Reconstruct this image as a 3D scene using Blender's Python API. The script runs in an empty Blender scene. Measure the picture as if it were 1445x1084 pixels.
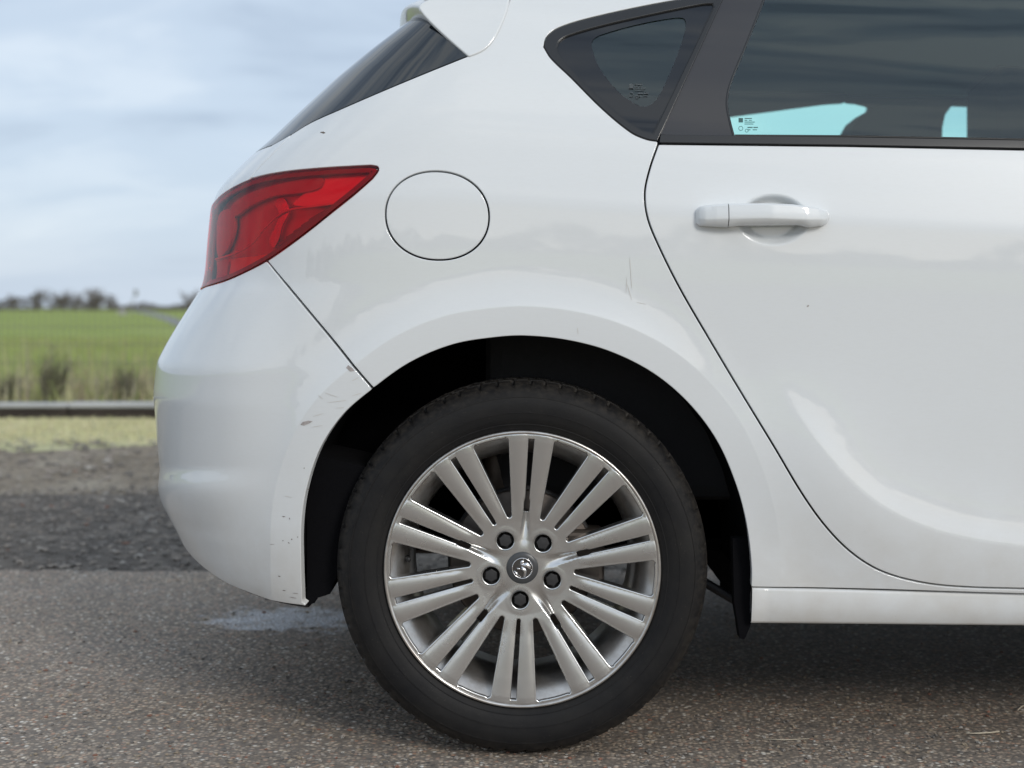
import bpy, math, random
import numpy as np
from mathutils import Vector
from mathutils.geometry import delaunay_2d_cdt
random.seed(7); RNG = np.random.default_rng(7)
SC = bpy.context.scene; COL = SC.collection
R_ = math.radians
# ------------------------------------------------------------------ camera, world, sun, exposure
F = 1927.0; D = 2.39; H = 0.79; CX = 722.5; HY = 433.0     # focal length and horizon of the photograph (px), camera distance and height (m)
cam = bpy.data.cameras.new('camera'); co = bpy.data.objects.new('camera', cam); COL.objects.link(co)
HC = H + 0.0125                                           # the car is laid out from a plane 12.5 mm above the road, then lifted on to its tyres
co.location = (0, -D, HC); co.rotation_euler = (R_(90), 0, 0)
cam.sensor_width = 36; cam.lens = 36 * F / 1445; cam.shift_y = -109 / 1445
cam.clip_start = 0.05; cam.clip_end = 3000
cam.dof.use_dof = True; cam.dof.focus_distance = 2.42; cam.dof.aperture_fstop = 3.3
SC.camera = co
SUN_EL, SUN_AZ = 27.0, -34.0      # the sun stands behind the camera, to its right
world = bpy.data.worlds.new('World'); SC.world = world; world.use_nodes = True
wt = world.node_tree; wt.nodes.clear()
def wn(t, **k):
    n = wt.nodes.new(t)
    for a, v in k.items(): setattr(n, a, v)
    return n
sky = wn('ShaderNodeTexSky', sky_type='NISHITA', sun_disc=False)
sky.sun_elevation = R_(SUN_EL); sky.sun_rotation = R_(180 + SUN_AZ); sky.air_density = 1.0; sky.dust_density = 1.5
tc = wn('ShaderNodeTexCoord'); sep = wn('ShaderNodeSeparateXYZ'); wt.links.new(tc.outputs['Generated'], sep.inputs[0])
def wm(op, a, b=None, clamp=False):
    n = wn('ShaderNodeMath', operation=op, use_clamp=clamp)
    for i, v in enumerate((a, b)):
        if v is None: continue
        if isinstance(v, (int, float)): n.inputs[i].default_value = v
        else: wt.links.new(v, n.inputs[i])
    return n.outputs[0]
zc_ = wm('ADD', wm('ABSOLUTE', sep.outputs[2]), 0.30)
cmb = wn('ShaderNodeCombineXYZ')
wt.links.new(wm('DIVIDE', sep.outputs[0], zc_), cmb.inputs[0]); wt.links.new(wm('DIVIDE', sep.outputs[1], zc_), cmb.inputs[1])
cmb.inputs[2].default_value = 3.7
mp = wn('ShaderNodeMapping'); wt.links.new(cmb.outputs[0], mp.inputs[0]); mp.inputs['Scale'].default_value = (0.8, 1.5, 1)
nz = wn('ShaderNodeTexNoise'); wt.links.new(mp.outputs[0], nz.inputs['Vector'])
nz.inputs['Scale'].default_value = 1.9; nz.inputs['Detail'].default_value = 7; nz.inputs['Roughness'].default_value = 0.52; nz.inputs['Distortion'].default_value = 0.4
mp2 = wn('ShaderNodeMapping'); wt.links.new(cmb.outputs[0], mp2.inputs[0]); mp2.inputs['Scale'].default_value = (2.2, 9.0, 1); mp2.inputs['Rotation'].default_value = (0, 0, 0.12)
nz2 = wn('ShaderNodeTexNoise'); wt.links.new(mp2.outputs[0], nz2.inputs['Vector']); nz2.inputs['Scale'].default_value = 1.6; nz2.inputs['Detail'].default_value = 6; nz2.inputs['Roughness'].default_value = 0.55; nz2.inputs['Distortion'].default_value = 0.5
hi = wm('MULTIPLY', wm('SUBTRACT', sep.outputs[2], 0.22), 2.2, True)          # finer streaks in the higher clouds
nsum = wm('ADD', nz.outputs['Fac'], wm('MULTIPLY', hi, wm('MULTIPLY', wm('SUBTRACT', nz2.outputs['Fac'], 0.5), 2.0)))
cr = wn('ShaderNodeValToRGB'); wt.links.new(nsum, cr.inputs[0])
cr.color_ramp.interpolation = 'EASE'
SKYC = [(0.28, (2.9, 3.5, 4.4)), (0.44, (4.0, 4.7, 5.6)), (0.56, (4.9, 5.5, 6.2)), (0.74, (6.5, 6.9, 7.2))]
e0, e1 = cr.color_ramp.elements[0], cr.color_ramp.elements[1]
e0.position, e0.color = SKYC[0][0], (*[c / 10 for c in SKYC[0][1]], 1); e1.position, e1.color = SKYC[3][0], (*[c / 10 for c in SKYC[3][1]], 1)
for p, c in SKYC[1:3]:
    e = cr.color_ramp.elements.new(p); e.color = (*[k / 10 for k in c], 1)
sc10 = wn('ShaderNodeVectorMath', operation='SCALE'); wt.links.new(cr.outputs[0], sc10.inputs[0]); sc10.inputs['Scale'].default_value = 10.0
lowf = wm('SUBTRACT', 1.0, wm('MULTIPLY', wm('ABSOLUTE', sep.outputs[2]), 7.0), True)
sunf = wm('ADD', wm('MULTIPLY', sep.outputs[1], -1.2), wm('MULTIPLY', sep.outputs[0], 0.3), True)
warm = wn('ShaderNodeMix', data_type='RGBA'); wt.links.new(wm('MULTIPLY', lowf, sunf), warm.inputs[0]); wt.links.new(sc10.outputs[0], warm.inputs['A']); warm.inputs['B'].default_value = (8.2, 7.8, 7.1, 1)
cool = wn('ShaderNodeMix', data_type='RGBA'); wt.links.new(wm('MULTIPLY', wm('SUBTRACT', 1.0, wm('MULTIPLY', wm('ABSOLUTE', sep.outputs[2]), 5.0), True), wm('MULTIPLY', sep.outputs[1], 0.75, True)), cool.inputs[0])
wt.links.new(warm.outputs['Result'], cool.inputs['A']); cool.inputs['B'].default_value = (3.9, 4.6, 5.6, 1)
mx = wn('ShaderNodeMix', data_type='RGBA'); mx.inputs[0].default_value = 0.88      # mostly cloud, a little open sky
wt.links.new(sky.outputs[0], mx.inputs['A']); wt.links.new(cool.outputs['Result'], mx.inputs['B'])
bg = wn('ShaderNodeBackground'); bg.inputs['Strength'].default_value = 0.11; wt.links.new(mx.outputs['Result'], bg.inputs[0])
wo = wn('ShaderNodeOutputWorld'); wt.links.new(bg.outputs[0], wo.inputs[0])
sl = bpy.data.lights.new('sun', 'SUN'); so = bpy.data.objects.new('sun', sl); COL.objects.link(so)
sl.energy = 1.15; sl.angle = R_(16); sl.color = (1.0, 0.955, 0.89)
sd = Vector((-math.sin(R_(SUN_AZ)) * math.cos(R_(SUN_EL)), -math.cos(R_(SUN_AZ)) * math.cos(R_(SUN_EL)), math.sin(R_(SUN_EL))))
so.rotation_euler = sd.to_track_quat('Z', 'Y').to_euler(); so.location = sd * 50
vs = SC.view_settings; vs.view_transform = 'Standard'; vs.look = 'None'; vs.exposure = 0.46; vs.gamma = 1.0; vs.use_curve_mapping = False
SC.render.resolution_x, SC.render.resolution_y = 1024, 768

# ------------------------------------------------------------------ materials
class NT:
    def __init__(s, name):
        s.m = bpy.data.materials.new(name); s.m.use_nodes = True; s.t = s.m.node_tree; s.t.nodes.clear()
        s.out = s.n('ShaderNodeOutputMaterial')
    def n(s, t, **k):
        nd = s.t.nodes.new(t)
        for a, v in k.items(): setattr(nd, a, v)
        return nd
    def l(s, a, b): s.t.links.new(a, b)
    def coord(s, kind='Object', scale=(1, 1, 1), loc=(0, 0, 0)):
        if kind == 'World':
            o = s.n('ShaderNodeNewGeometry').outputs['Position']
        else: o = s.n('ShaderNodeTexCoord').outputs[kind]
        m = s.n('ShaderNodeMapping'); s.l(o, m.inputs[0]); m.inputs['Scale'].default_value = scale; m.inputs['Location'].default_value = loc
        return m.outputs[0]
    def noise(s, v, scale, detail=4, rough=0.55, out='Fac'):
        n = s.n('ShaderNodeTexNoise'); s.l(v, n.inputs['Vector']); n.inputs['Scale'].default_value = scale; n.inputs['Detail'].default_value = detail; n.inputs['Roughness'].default_value = rough
        return n.outputs[out]
    def vor(s, v, scale, feature='F1', out='Distance', rnd=1.0):
        n = s.n('ShaderNodeTexVoronoi', feature=feature); s.l(v, n.inputs['Vector']); n.inputs['Scale'].default_value = scale; n.inputs['Randomness'].default_value = rnd
        return n.outputs[out]
    def ramp(s, f, stops):
        r = s.n('ShaderNodeValToRGB'); s.l(f, r.inputs[0]); els = r.color_ramp.elements
        while len(els) < len(stops): els.new(0.5)
        for e, (p, c) in zip(els, stops):
            e.position = p; e.color = (c, c, c, 1) if isinstance(c, (int, float)) else (*c, 1)
        return r.outputs[0]
    def mix(s, f, a, b, mode='MIX'):
        m = s.n('ShaderNodeMix', data_type='RGBA', blend_type=mode)
        for i, v in ((0, f), ('A', a), ('B', b)):
            if isinstance(v, (int, float)): m.inputs[i].default_value = v if i == 0 else (v, v, v, 1)
            elif isinstance(v, tuple): m.inputs[i].default_value = (*v, 1)
            else: s.l(v, m.inputs[i])
        return m.outputs['Result']
    def math(s, op, a, b=0.0, clamp=False):
        m = s.n('ShaderNodeMath', operation=op, use_clamp=clamp)
        for i, v in enumerate((a, b)):
            if isinstance(v, (int, float)): m.inputs[i].default_value = v
            else: s.l(v, m.inputs[i])
        return m.outputs[0]
    def bump(s, h, strength, dist=0.002, prev=None):
        b = s.n('ShaderNodeBump'); b.inputs['Strength'].default_value = strength; b.inputs['Distance'].default_value = dist; s.l(h, b.inputs['Height'])
        if prev is not None: s.l(prev, b.inputs['Normal'])
        return b.outputs[0]
    def bsdf(s, color=(.5, .5, .5), rough=0.5, metal=0.0, coat=0.0, coatr=0.03, normal=None, spec=0.5, out=True, **k):
        p = s.n('ShaderNodeBsdfPrincipled')
        for nm, v in (('Base Color', color), ('Roughness', rough), ('Metallic', metal), ('Coat Weight', coat), ('Coat Roughness', coatr), ('Specular IOR Level', spec)):
            if isinstance(v, tuple): p.inputs[nm].default_value = (*v, 1)
            elif isinstance(v, (int, float)): p.inputs[nm].default_value = v
            else: s.l(v, p.inputs[nm])
        for nm, v in k.items(): p.inputs[nm].default_value = v
        if normal is not None: s.l(normal, p.inputs['Normal'])
        if out: s.l(p.outputs[0], s.out.inputs[0])
        return p

def m_plain(name, color, rough=0.5, metal=0.0, coat=0.0, nscale=0, bump=0.0, var=0.15, **k):
    t = NT(name)
    if nscale:
        v = t.coord('Object'); f = t.noise(v, nscale)
        c = t.mix(f, tuple(x * (1 - var) for x in color), tuple(min(1, x * (1 + var)) for x in color))
        nrm = t.bump(f, bump) if bump else None
        t.bsdf(c, rough, metal, coat, normal=nrm, **k)
    else: t.bsdf(color, rough, metal, coat, **k)
    return t.m

def m_paint(name='white_paint', grime=0.0):
    t = NT(name); v = t.coord('World')
    base = (0.68, 0.705, 0.72)
    sep = t.n('ShaderNodeSeparateXYZ'); t.l(t.n('ShaderNodeNewGeometry').outputs['Position'], sep.inputs[0])
    low = t.ramp(sep.outputs[2], [(0.20, 1.0), (0.42, 0.30), (0.62, 0.0)])             # road film, thick near the sill
    nz1 = t.noise(v, 9, 6, 0.65); nz2 = t.noise(t.coord('World', (3, 3, 14)), 22, 5, 0.7)
    film = t.math('MULTIPLY', low, t.ramp(nz1, [(0.35, 0.25), (0.7, 1.0)]))
    film = t.math('MULTIPLY', film, 0.55 + grime, clamp=True)
    c = t.mix(film, base, (0.44, 0.39, 0.32))
    # faint streaks and wiped patches all over
    st = t.ramp(nz2, [(0.45, 0.0), (0.75, 0.10)])
    c = t.mix(st, c, (0.56, 0.55, 0.52))
    # speckle of road spatter low down
    sp = t.ramp(t.vor(v, 260), [(0.06, 1.0), (0.11, 0.0)])
    sp = t.math('MULTIPLY', sp, t.math('MULTIPLY', low, t.ramp(t.noise(v, 40, 3), [(0.5, 0.0), (0.62, 0.8)])))
    c = t.mix(sp, c, (0.16, 0.12, 0.09))
    rough = t.ramp(nz1, [(0.3, 0.012), (0.8, 0.035)])
    orange = t.noise(v, 900, 2)
    nrm = t.bump(orange, 0.012, 0.0003)
    p = t.bsdf(c, 0.38, 0.0, 0.85, normal=None, spec=0.4)
    p.inputs['Coat IOR'].default_value = 1.68
    t.l(rough, p.inputs['Coat Roughness']); t.l(nrm, p.inputs['Coat Normal'])
    return t.m

def m_glass(name, tint, refl=1.35, rmul=1.0, rough=0.0):
    t = NT(name)
    tr = t.n('ShaderNodeBsdfTransparent'); tr.inputs[0].default_value = (*tint, 1)
    gl = t.n('ShaderNodeBsdfGlossy'); gl.inputs['Roughness'].default_value = rough; gl.inputs[0].default_value = (0.84, 0.96, 1.0, 1) if 'side' in name else (1, 1, 1, 1)
    fr = t.n('ShaderNodeFresnel'); fr.inputs[0].default_value = refl
    ms = t.n('ShaderNodeMixShader'); t.l(t.math('MULTIPLY', fr.outputs[0], rmul, clamp=True), ms.inputs[0])
    t.l(tr.outputs[0], ms.inputs[1]); t.l(gl.outputs[0], ms.inputs[2]); t.l(ms.outputs[0], t.out.inputs[0])
    return t.m

M = {}
M['paint'] = m_paint()
M['sillpaint'] = m_paint('white_sill_paint', 0.0)
M['black'] = m_plain('black_plastic', (0.018, 0.018, 0.02), 0.55, nscale=120, bump=0.1)
M['liner'] = m_plain('wheel_arch_felt', (0.004, 0.004, 0.005), 1.0, nscale=60, bump=0.5, spec=0.1)
M['trim'] = m_plain('satin_black_trim', (0.013, 0.014, 0.016), 0.25, coat=0.15)
M['pillar'] = m_plain('gloss_black_film', (0.032, 0.031, 0.034), 0.14, coat=0.3, nscale=9, var=0.08)
M['frit'] = m_plain('black_glass_border', (0.008, 0.010, 0.014), 0.04, spec=0.6)
M['seal'] = m_plain('rubber_seal', (0.012, 0.012, 0.012), 0.5)
M['glass'] = m_glass('side_glass', (0.72, 0.98, 0.94), 1.52, 1.9)
M['rearglass'] = m_plain('dark_rear_screen', (0.006, 0.010, 0.014), 0.03, spec=1.0)
M['lens'] = m_glass('red_lens', (1.0, 0.010, 0.085), 1.5, 0.6, 0.02)
M['chrome'] = m_plain('chrome', (0.75, 0.75, 0.76), 0.12, 1.0)
M['cloth'] = m_plain('dark_seat_cloth', (0.02, 0.02, 0.022), 0.95, nscale=200, bump=0.3)
M['headliner'] = m_plain('grey_headliner', (0.50, 0.50, 0.48), 0.95)
def m_alloy():
    t = NT('silver_alloy'); v = t.coord('Object')
    n1 = t.noise(v, 14, 5, 0.6); n2 = t.noise(v, 90, 4, 0.7)
    c = t.mix(t.ramp(n1, [(0.35, 0.0), (0.75, 0.55)]), (0.67, 0.67, 0.665), (0.56, 0.55, 0.535))
    c = t.mix(t.ramp(n2, [(0.62, 0.0), (0.9, 0.12)]), c, (0.50, 0.45, 0.40))
    ro = t.ramp(n1, [(0.3, 0.19), (0.8, 0.32)])
    t.bsdf(c, ro, 0.95, 0.25, coatr=0.2, normal=t.bump(n2, 0.015, 0.0003))
    return t.m
M['alloy'] = m_alloy()
def m_barrel():
    t = NT('dusty_rim_barrel'); v = t.coord('Object'); n1 = t.noise(v, 18, 5, 0.65)
    c = t.mix(t.ramp(n1, [(0.35, 0.0), (0.7, 0.8)]), (0.66, 0.65, 0.635), (0.36, 0.31, 0.26))
    t.bsdf(c, 0.28, 0.9, normal=t.bump(n1, 0.1, 0.001)); return t.m
M['barrel'] = m_barrel()
def m_tyre():
    t = NT('tyre_rubber'); v = t.coord('Object')
    sp = t.ramp(t.vor(v, 190), [(0.05, 1.0), (0.10, 0.0)]); msk = t.ramp(t.noise(v, 30, 3), [(0.5, 0.0), (0.66, 1.0)])
    dust = t.ramp(t.noise(v, 11, 6, 0.7), [(0.35, 0.0), (0.8, 0.55)])
    o_ = t.n('ShaderNodeSeparateXYZ'); t.l(v, o_.inputs[0]); rad = t.math('SQRT', t.math('ADD', t.math('POWER', o_.outputs[0], 2.0), t.math('POWER', o_.outputs[2], 2.0)))
    sh = t.ramp(rad, [(0.300, 0.0), (0.332, 0.42)]); fine_ = t.ramp(t.noise(v, 70, 6, 0.75), [(0.42, 0.0), (0.68, 1.0)])
    c = t.mix(dust, (0.007, 0.007, 0.008), (0.026, 0.024, 0.021))
    c = t.mix(t.math('MULTIPLY', sh, fine_), c, (0.085, 0.072, 0.058))
    c = t.mix(t.math('MULTIPLY', sp, msk), c, (0.16, 0.14, 0.12))
    t.bsdf(c, 0.62, normal=t.bump(t.noise(v, 160, 5, 0.7), 0.35, 0.0012), spec=0.22); return t.m
M['tyre'] = m_tyre()
M['disc'] = m_plain('brake_metal', (0.10, 0.085, 0.075), 0.5, 0.7, nscale=40, bump=0.2, var=0.4)
M['nut'] = m_plain('black_wheel_bolt', (0.028, 0.028, 0.03), 0.38)
M['cap'] = m_plain('dark_grey_cap', (0.05, 0.052, 0.055), 0.35)

# ------------------------------------------------------------------ object helpers
def link(o, parent=None):
    COL.objects.link(o)
    if parent is not None: o.parent = parent
    return o
def mesh_obj(name, verts, faces, mat, parent=None, smooth=False, normals=None, kind=None):
    me = bpy.data.meshes.new(name); me.from_pydata([tuple(v) for v in verts], [], [tuple(f) for f in faces]); me.update()
    if mat: me.materials.append(mat)
    if smooth or normals is not None:
        me.polygons.foreach_set('use_smooth', [True] * len(me.polygons))
    if normals is not None: me.normals_split_custom_set_from_vertices([tuple(n) for n in normals])
    o = bpy.data.objects.new(name, me); link(o, parent)
    if kind: o['kind'] = kind
    return o
def empty(name, loc, label=None, cat=None, group=None, parent=None):
    o = bpy.data.objects.new(name, None); o.empty_display_size = 0.2; o.location = loc; link(o, parent)
    if label: o['label'] = label
    if cat: o['category'] = cat
    if group: o['group'] = group
    return o
def tag(o, label=None, cat=None, group=None, kind=None):
    for k, v in (('label', label), ('category', cat), ('group', group), ('kind', kind)):
        if v: o[k] = v
    return o
class MB:
    def __init__(s): s.v = []; s.f = []
    def box(s, x0, y0, z0, x1, y1, z1):
        b = len(s.v); s.v += [(x, y, z) for z in (z0, z1) for y in (y0, y1) for x in (x0, x1)]
        s.f += [tuple(b + i for i in q) for q in ((0, 2, 3, 1), (4, 5, 7, 6), (0, 1, 5, 4), (1, 3, 7, 5), (3, 2, 6, 7), (2, 0, 4, 6))]
    def tube(s, pts, rad, n=8, cap=True):
        b = len(s.v); m = len(pts); P = [Vector(p) for p in pts]
        for i, p in enumerate(P):
            t = (P[min(i + 1, m - 1)] - P[max(i - 1, 0)]).normalized()
            u = t.cross(Vector((0, 0, 1))) if abs(t.z) < 0.9 else t.cross(Vector((0, 1, 0)))
            u.normalize(); w = t.cross(u); r = rad[i] if isinstance(rad, (list, tuple)) else rad
            for k in range(n):
                a = 2 * math.pi * k / n; s.v.append(tuple(p + u * math.cos(a) * r + w * math.sin(a) * r))
        for i in range(m - 1):
            for k in range(n):
                k2 = (k + 1) % n; s.f.append((b + i * n + k, b + i * n + k2, b + (i + 1) * n + k2, b + (i + 1) * n + k))
        if cap:
            s.f.append(tuple(b + k for k in range(n))[::-1]); s.f.append(tuple(b + (m - 1) * n + k for k in range(n)))
    def lathe(s, prof, n=96, c=(0, 0, 0), mod=None, close=False):      # prof: (r, y) about the y axis
        b = len(s.v); m = len(prof)
        for k in range(n):
            a = 2 * math.pi * k / n
            for i, (r, y) in enumerate(prof):
                rr = r + (mod(i, a, k) if mod else 0)
                s.v.append((c[0] + rr * math.cos(a), c[1] + y, c[2] + rr * math.sin(a)))
        for k in range(n):
            k2 = (k + 1) % n
            for i in range(m - 1):
                s.f.append((b + k * m + i, b + k * m + i + 1, b + k2 * m + i + 1, b + k2 * m + i))
        if close: s.f.append(tuple(b + k * m + m - 1 for k in range(n)))
    def build(s, name, mat, parent=None, smooth=False, **k): return mesh_obj(name, s.v, s.f, mat, parent, smooth, **k)
def bevel(o, w=0.003, seg=2, ang=30):
    m = o.modifiers.new('b', 'BEVEL'); m.width = w; m.segments = seg; m.limit_method = 'ANGLE'; m.angle_limit = R_(ang); return o

def smooth01(x): x = np.clip(x, 0, 1); return x * x * (3 - 2 * x)
def catmull(pts, n=10, closed=False):
    P = np.array(pts, float); m = len(P); out = []
    for i in range(m if closed else m - 1):
        g = (lambda k: P[k % m]) if closed else (lambda k: P[max(0, min(m - 1, k))])
        p0, p1, p2, p3 = g(i - 1), g(i), g(i + 1), g(i + 2)
        d1, d2 = np.linalg.norm(p2 - p1), 0
        t1 = (p2 - p0); t2 = (p3 - p1)
        # scale the tangents to the segment to avoid overshoot on uneven spacing
        l0, l1, l2 = np.linalg.norm(p1 - p0) + 1e-9, d1 + 1e-9, np.linalg.norm(p3 - p2) + 1e-9
        t1 = t1 * (l1 / (l0 + l1)) if l0 > 1e-6 else (p2 - p1); t2 = t2 * (l1 / (l1 + l2)) if l2 > 1e-6 else (p2 - p1)
        for t in np.arange(n) / n:
            out.append((2*t**3 - 3*t**2 + 1) * p1 + (t**3 - 2*t**2 + t) * t1 + (-2*t**3 + 3*t**2) * p2 + (t**3 - t**2) * t2)
    if not closed: out.append(P[-1])
    return [tuple(p) for p in out]

# ------------------------------------------------------------------ the body surface: point(s, z)
YC = 0.90; XC = -0.05
SIL = [(-140, 830), (-100, 775), (-60, 712), (0, 642), (42, 600), (60, 564), (100, 503), (130, 463), (160, 428), (180, 405), (205, 378), (225, 353), (250, 326),
       (268, 309), (285, 301), (300, 298), (340, 294), (380, 291), (404, 287), (420, 277), (440, 266), (480, 244), (511, 228), (555, 223), (590, 226), (648, 229),
       (683, 233), (706, 236), (732, 244), (763, 258), (785, 271), (803, 287), (830, 312), (856, 345)]
ZCT = lambda x: np.interp(x, [-0.6, -0.1, 0.35, 0.9, 2.4, 3.4], [0.985, 0.985, 0.955, 0.925, 0.88, 0.80])
_h = np.linspace(-1.1, 0.75, 1851)
_m = np.interp(_h, [-1.1, -0.9, -0.74, -0.69, -0.6, -0.13, -0.055, -0.012, 0.010, 0.09, 0.17, 0.30, 0.42, 0.50, 0.60, 0.75],
                   [-0.8, -0.5, -0.22, -0.12, -0.055, -0.045, -0.004, 0.0, 0.15, 0.20, 0.36, 0.42, 0.48, 0.62, 1.2, 2.5])
_m = np.convolve(np.pad(_m, 4, 'edge'), np.ones(9) / 9, 'valid')
_d = np.concatenate([[0], np.cumsum((_m[1:] + _m[:-1]) / 2) * (_h[1] - _h[0])]); _d -= np.interp(0, _h, _d)
def depth_in(x, z): return np.interp(z - ZCT(x), _h, _d) - 0.0
NE = 3.0
_th = np.linspace(0, math.pi / 2, 6001); _fx = np.sin(_th) ** (2 / NE); _fy = np.cos(_th) ** (2 / NE)
_al = np.concatenate([[0], np.cumsum(np.hypot(np.diff(_fx) * 0.57, np.diff(_fy) * 0.88))]); LARC = _al[-1]
_t = np.linspace(0, 1, 3001); FX = np.interp(_t * LARC, _al, _fx); FY = np.interp(_t * LARC, _al, _fy)
S_END = XC - LARC
AZ = [np.linspace(0.05, 1.55, 301), np.full(301, 0.55)]
def base(s, z):
    s, z = np.broadcast_arrays(np.asarray(s, float), np.asarray(z, float))
    t = np.clip((XC - s) / LARC, 0, 1); a = np.interp(z, AZ[0], AZ[1])
    x = np.where(s >= XC, s, XC - a * np.interp(t, _t, FX))
    W = YC - depth_in(x, z)
    taper = np.where(s > 2.2, np.clip((s - 2.2) / 1.35, 0, 1) ** 3 * 0.42, 0)
    y = YC - W * np.where(s >= XC, 1 - taper, np.interp(t, _t, FY))
    return x, y
def proj(x, y, z): k = F / (D + y); return CX + x * k, HY - (z - H) * k
for _it in range(6):                                     # fit the rear overhang at each height to the silhouette
    zs = AZ[0]; tt = _t[None, :]; x, y = base(XC - LARC * tt, zs[:, None]); k = F / (D + y)
    px = CX + x * k; i = np.argmin(px, 1); r = np.arange(len(zs)); py = HY - (zs - H) * k[r, i]
    target = np.interp(py, [p[0] for p in SIL], [p[1] for p in SIL])
    xw = (target - CX) / k[r, i]; a = (XC - xw) / np.maximum(np.interp(_t[i], _t, FX), 0.3)
    a = np.clip(a, 0.03, 1.0); a = np.convolve(np.pad(a, 2, 'edge'), np.array([1, 2, 3, 2, 1]) / 9, 'valid'); AZ[1] = a
x, y = base(XC - LARC * _t[None, :], AZ[0][:, None]); px, _ = proj(x, y, AZ[0][:, None]); TSIL = _t[np.argmin(px, 1)]

ARCH_PX = [(431, 856), (429, 800), (429, 740), (436, 690), (455, 633), (487, 585), (528, 549), (580, 512), (640, 487), (700, 477), (742, 475), (800, 481), (860, 497),
           (920, 527), (970, 569), (1010, 622), (1037, 684), (1052, 740), (1059, 800), (1058, 840), (1055, 882)]
_ac = np.array(catmull(ARCH_PX, 8)); _aa = np.arctan2(795 - _ac[:, 1], _ac[:, 0] - 744); _aa = np.where(_aa < -1.6, _aa + 2 * math.pi, _aa)
_ar = np.hypot(_ac[:, 0] - 744, _ac[:, 1] - 795); _o = np.argsort(_aa); _aa, _ar = _aa[_o], _ar[_o]
SCOOP = np.array(catmull([(1075, 500), (1110, 565), (1150, 625), (1195, 680), (1250, 722), (1330, 754), (1445, 773), (1700, 790)], 8))
FRX = 2.70                                                # front wheel, metres forward of the rear one
def feat(px, py):
    e = np.zeros_like(px)
    a = np.arctan2(795 - py, px - 744); a = np.where(a < -1.6, a + 2 * math.pi, a); r = np.hypot(px - 744, py - 795)
    rr = r - np.interp(a, _aa, _ar); wb = 43.0
    fade = np.interp(a, [-0.3, 0.2, 0.75, 1.2, 3.4], [0.25, 0.35, 0.55, 1, 1])
    e1 = np.where(rr < wb, 1.0 - 0.12 * np.clip((wb - rr) / 43, 0, 1) ** 2, (1 - np.clip((rr - wb) / 62, 0, 1)) ** 2)
    e = e + 0.009 * e1 * fade * np.where(py > 880, 0.6, 1)
    # scoop of the door
    near = (px > 860) & (px < 1900) & (py > 430)
    if near.any():
        q = np.stack([px[near], py[near]], -1); A, B = SCOOP[:-1], SCOOP[1:]
        dst = np.full(len(q), 1e9); sg = np.zeros(len(q)); al = np.zeros(len(q))
        for k in range(len(A)):
            ab = B[k] - A[k]; L2 = ab @ ab; u = np.clip(((q - A[k]) @ ab) / L2, 0, 1); dd = q - (A[k] + u[:, None] * ab)
            dn = np.hypot(dd[:, 0], dd[:, 1]); w = dn < dst; dst = np.where(w, dn, dst)
            sg = np.where(w, np.sign(ab[0] * (q[:, 1] - A[k][1]) - ab[1] * (q[:, 0] - A[k][0])), sg); al = np.where(w, (k + u) / len(A), al)
        up = sg < 0; ds = np.sqrt(dst ** 2 + 36) - 6
        v = np.where(up, np.exp(-ds / 52), 1 - smooth01(ds / 150))
        fd = smooth01((al - 0.0) / 0.42) * smooth01((1700 - q[:, 0]) / 150)
        e2 = np.zeros_like(px); e2[near] = 0.019 * v * fd; e = e + e2
    # ledge low on the bumper
    f3 = smooth01((405 - px) / 130)
    g = np.where(py < 693, smooth01((py - 655) / 38), 1 - smooth01((py - 693) / 60))
    e = e + 0.010 * g * f3
    # diagonal fold from the lamp down to the bumper corner
    nx, ny = 0.576, 0.817                                  # unit normal pointing down-right of the line (395,385)-(232,500)
    dl = (px - 232) * nx + (py - 500) * ny
    f4 = smooth01((410 - px) / 90) * smooth01((py - 372) / 40) * (1 - smooth01((py - 560) / 280))
    e = e + 0.010 * smooth01((dl + 60) / 62) * f4
    # finger recess behind the handle
    q5 = ((px - 1091) / 51) ** 2 + ((py - 310) / 36) ** 2
    e = e - 0.016 * smooth01((1.02 - q5) / 0.60)
    return e
def point(s, z, off=0.0, features=True):
    x, y = base(s, z); z = np.broadcast_to(np.asarray(z, float), x.shape)
    h = 0.002; xa, ya = base(np.asarray(s) + h, z); xb, yb = base(np.asarray(s) - h, z)
    tx, ty = xa - xb, ya - yb; L = np.hypot(tx, ty) + 1e-12; nx, ny = ty / L, -tx / L
    if features:
        px, py = proj(x, y, z); e = feat(px, py) + off
    else: e = off
    return np.stack([x + nx * e, y + ny * e, z], -1)
def normal(s, z, features=True):
    h = 0.0015
    u = point(s + h, z, 0, features) - point(s - h, z, 0, features); v = point(s, z + h, 0, features) - point(s, z - h, 0, features)
    n = np.cross(u, v); n /= np.linalg.norm(n, axis=-1, keepdims=True) + 1e-12
    return n                                              # outward (towards -y on the near side)
def unproj(pts, off=0.0):
    P = np.array(pts, float); px, py = P[:, 0], P[:, 1]
    zg = H - (py - HY) * D / F; lo = XC - LARC * np.interp(zg, AZ[0], TSIL); hi = np.full(len(P), 5.0)
    def zat(s):
        z = zg.copy()
        for _ in range(5):
            _, y = base(s, z); z = H - (py - HY) * (D + y) / F
        return z
    for _ in range(4):
        z = zat(lo); lo = XC - LARC * np.interp(z, AZ[0], TSIL)
    for _ in range(34):
        mid = (lo + hi) / 2; z = zat(mid); x, y = base(mid, z); q = CX + x * F / (D + y)
        g = q > px; hi = np.where(g, mid, hi); lo = np.where(g, lo, mid)
    s = (lo + hi) / 2; return np.stack([s, zat(s)], -1)

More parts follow.
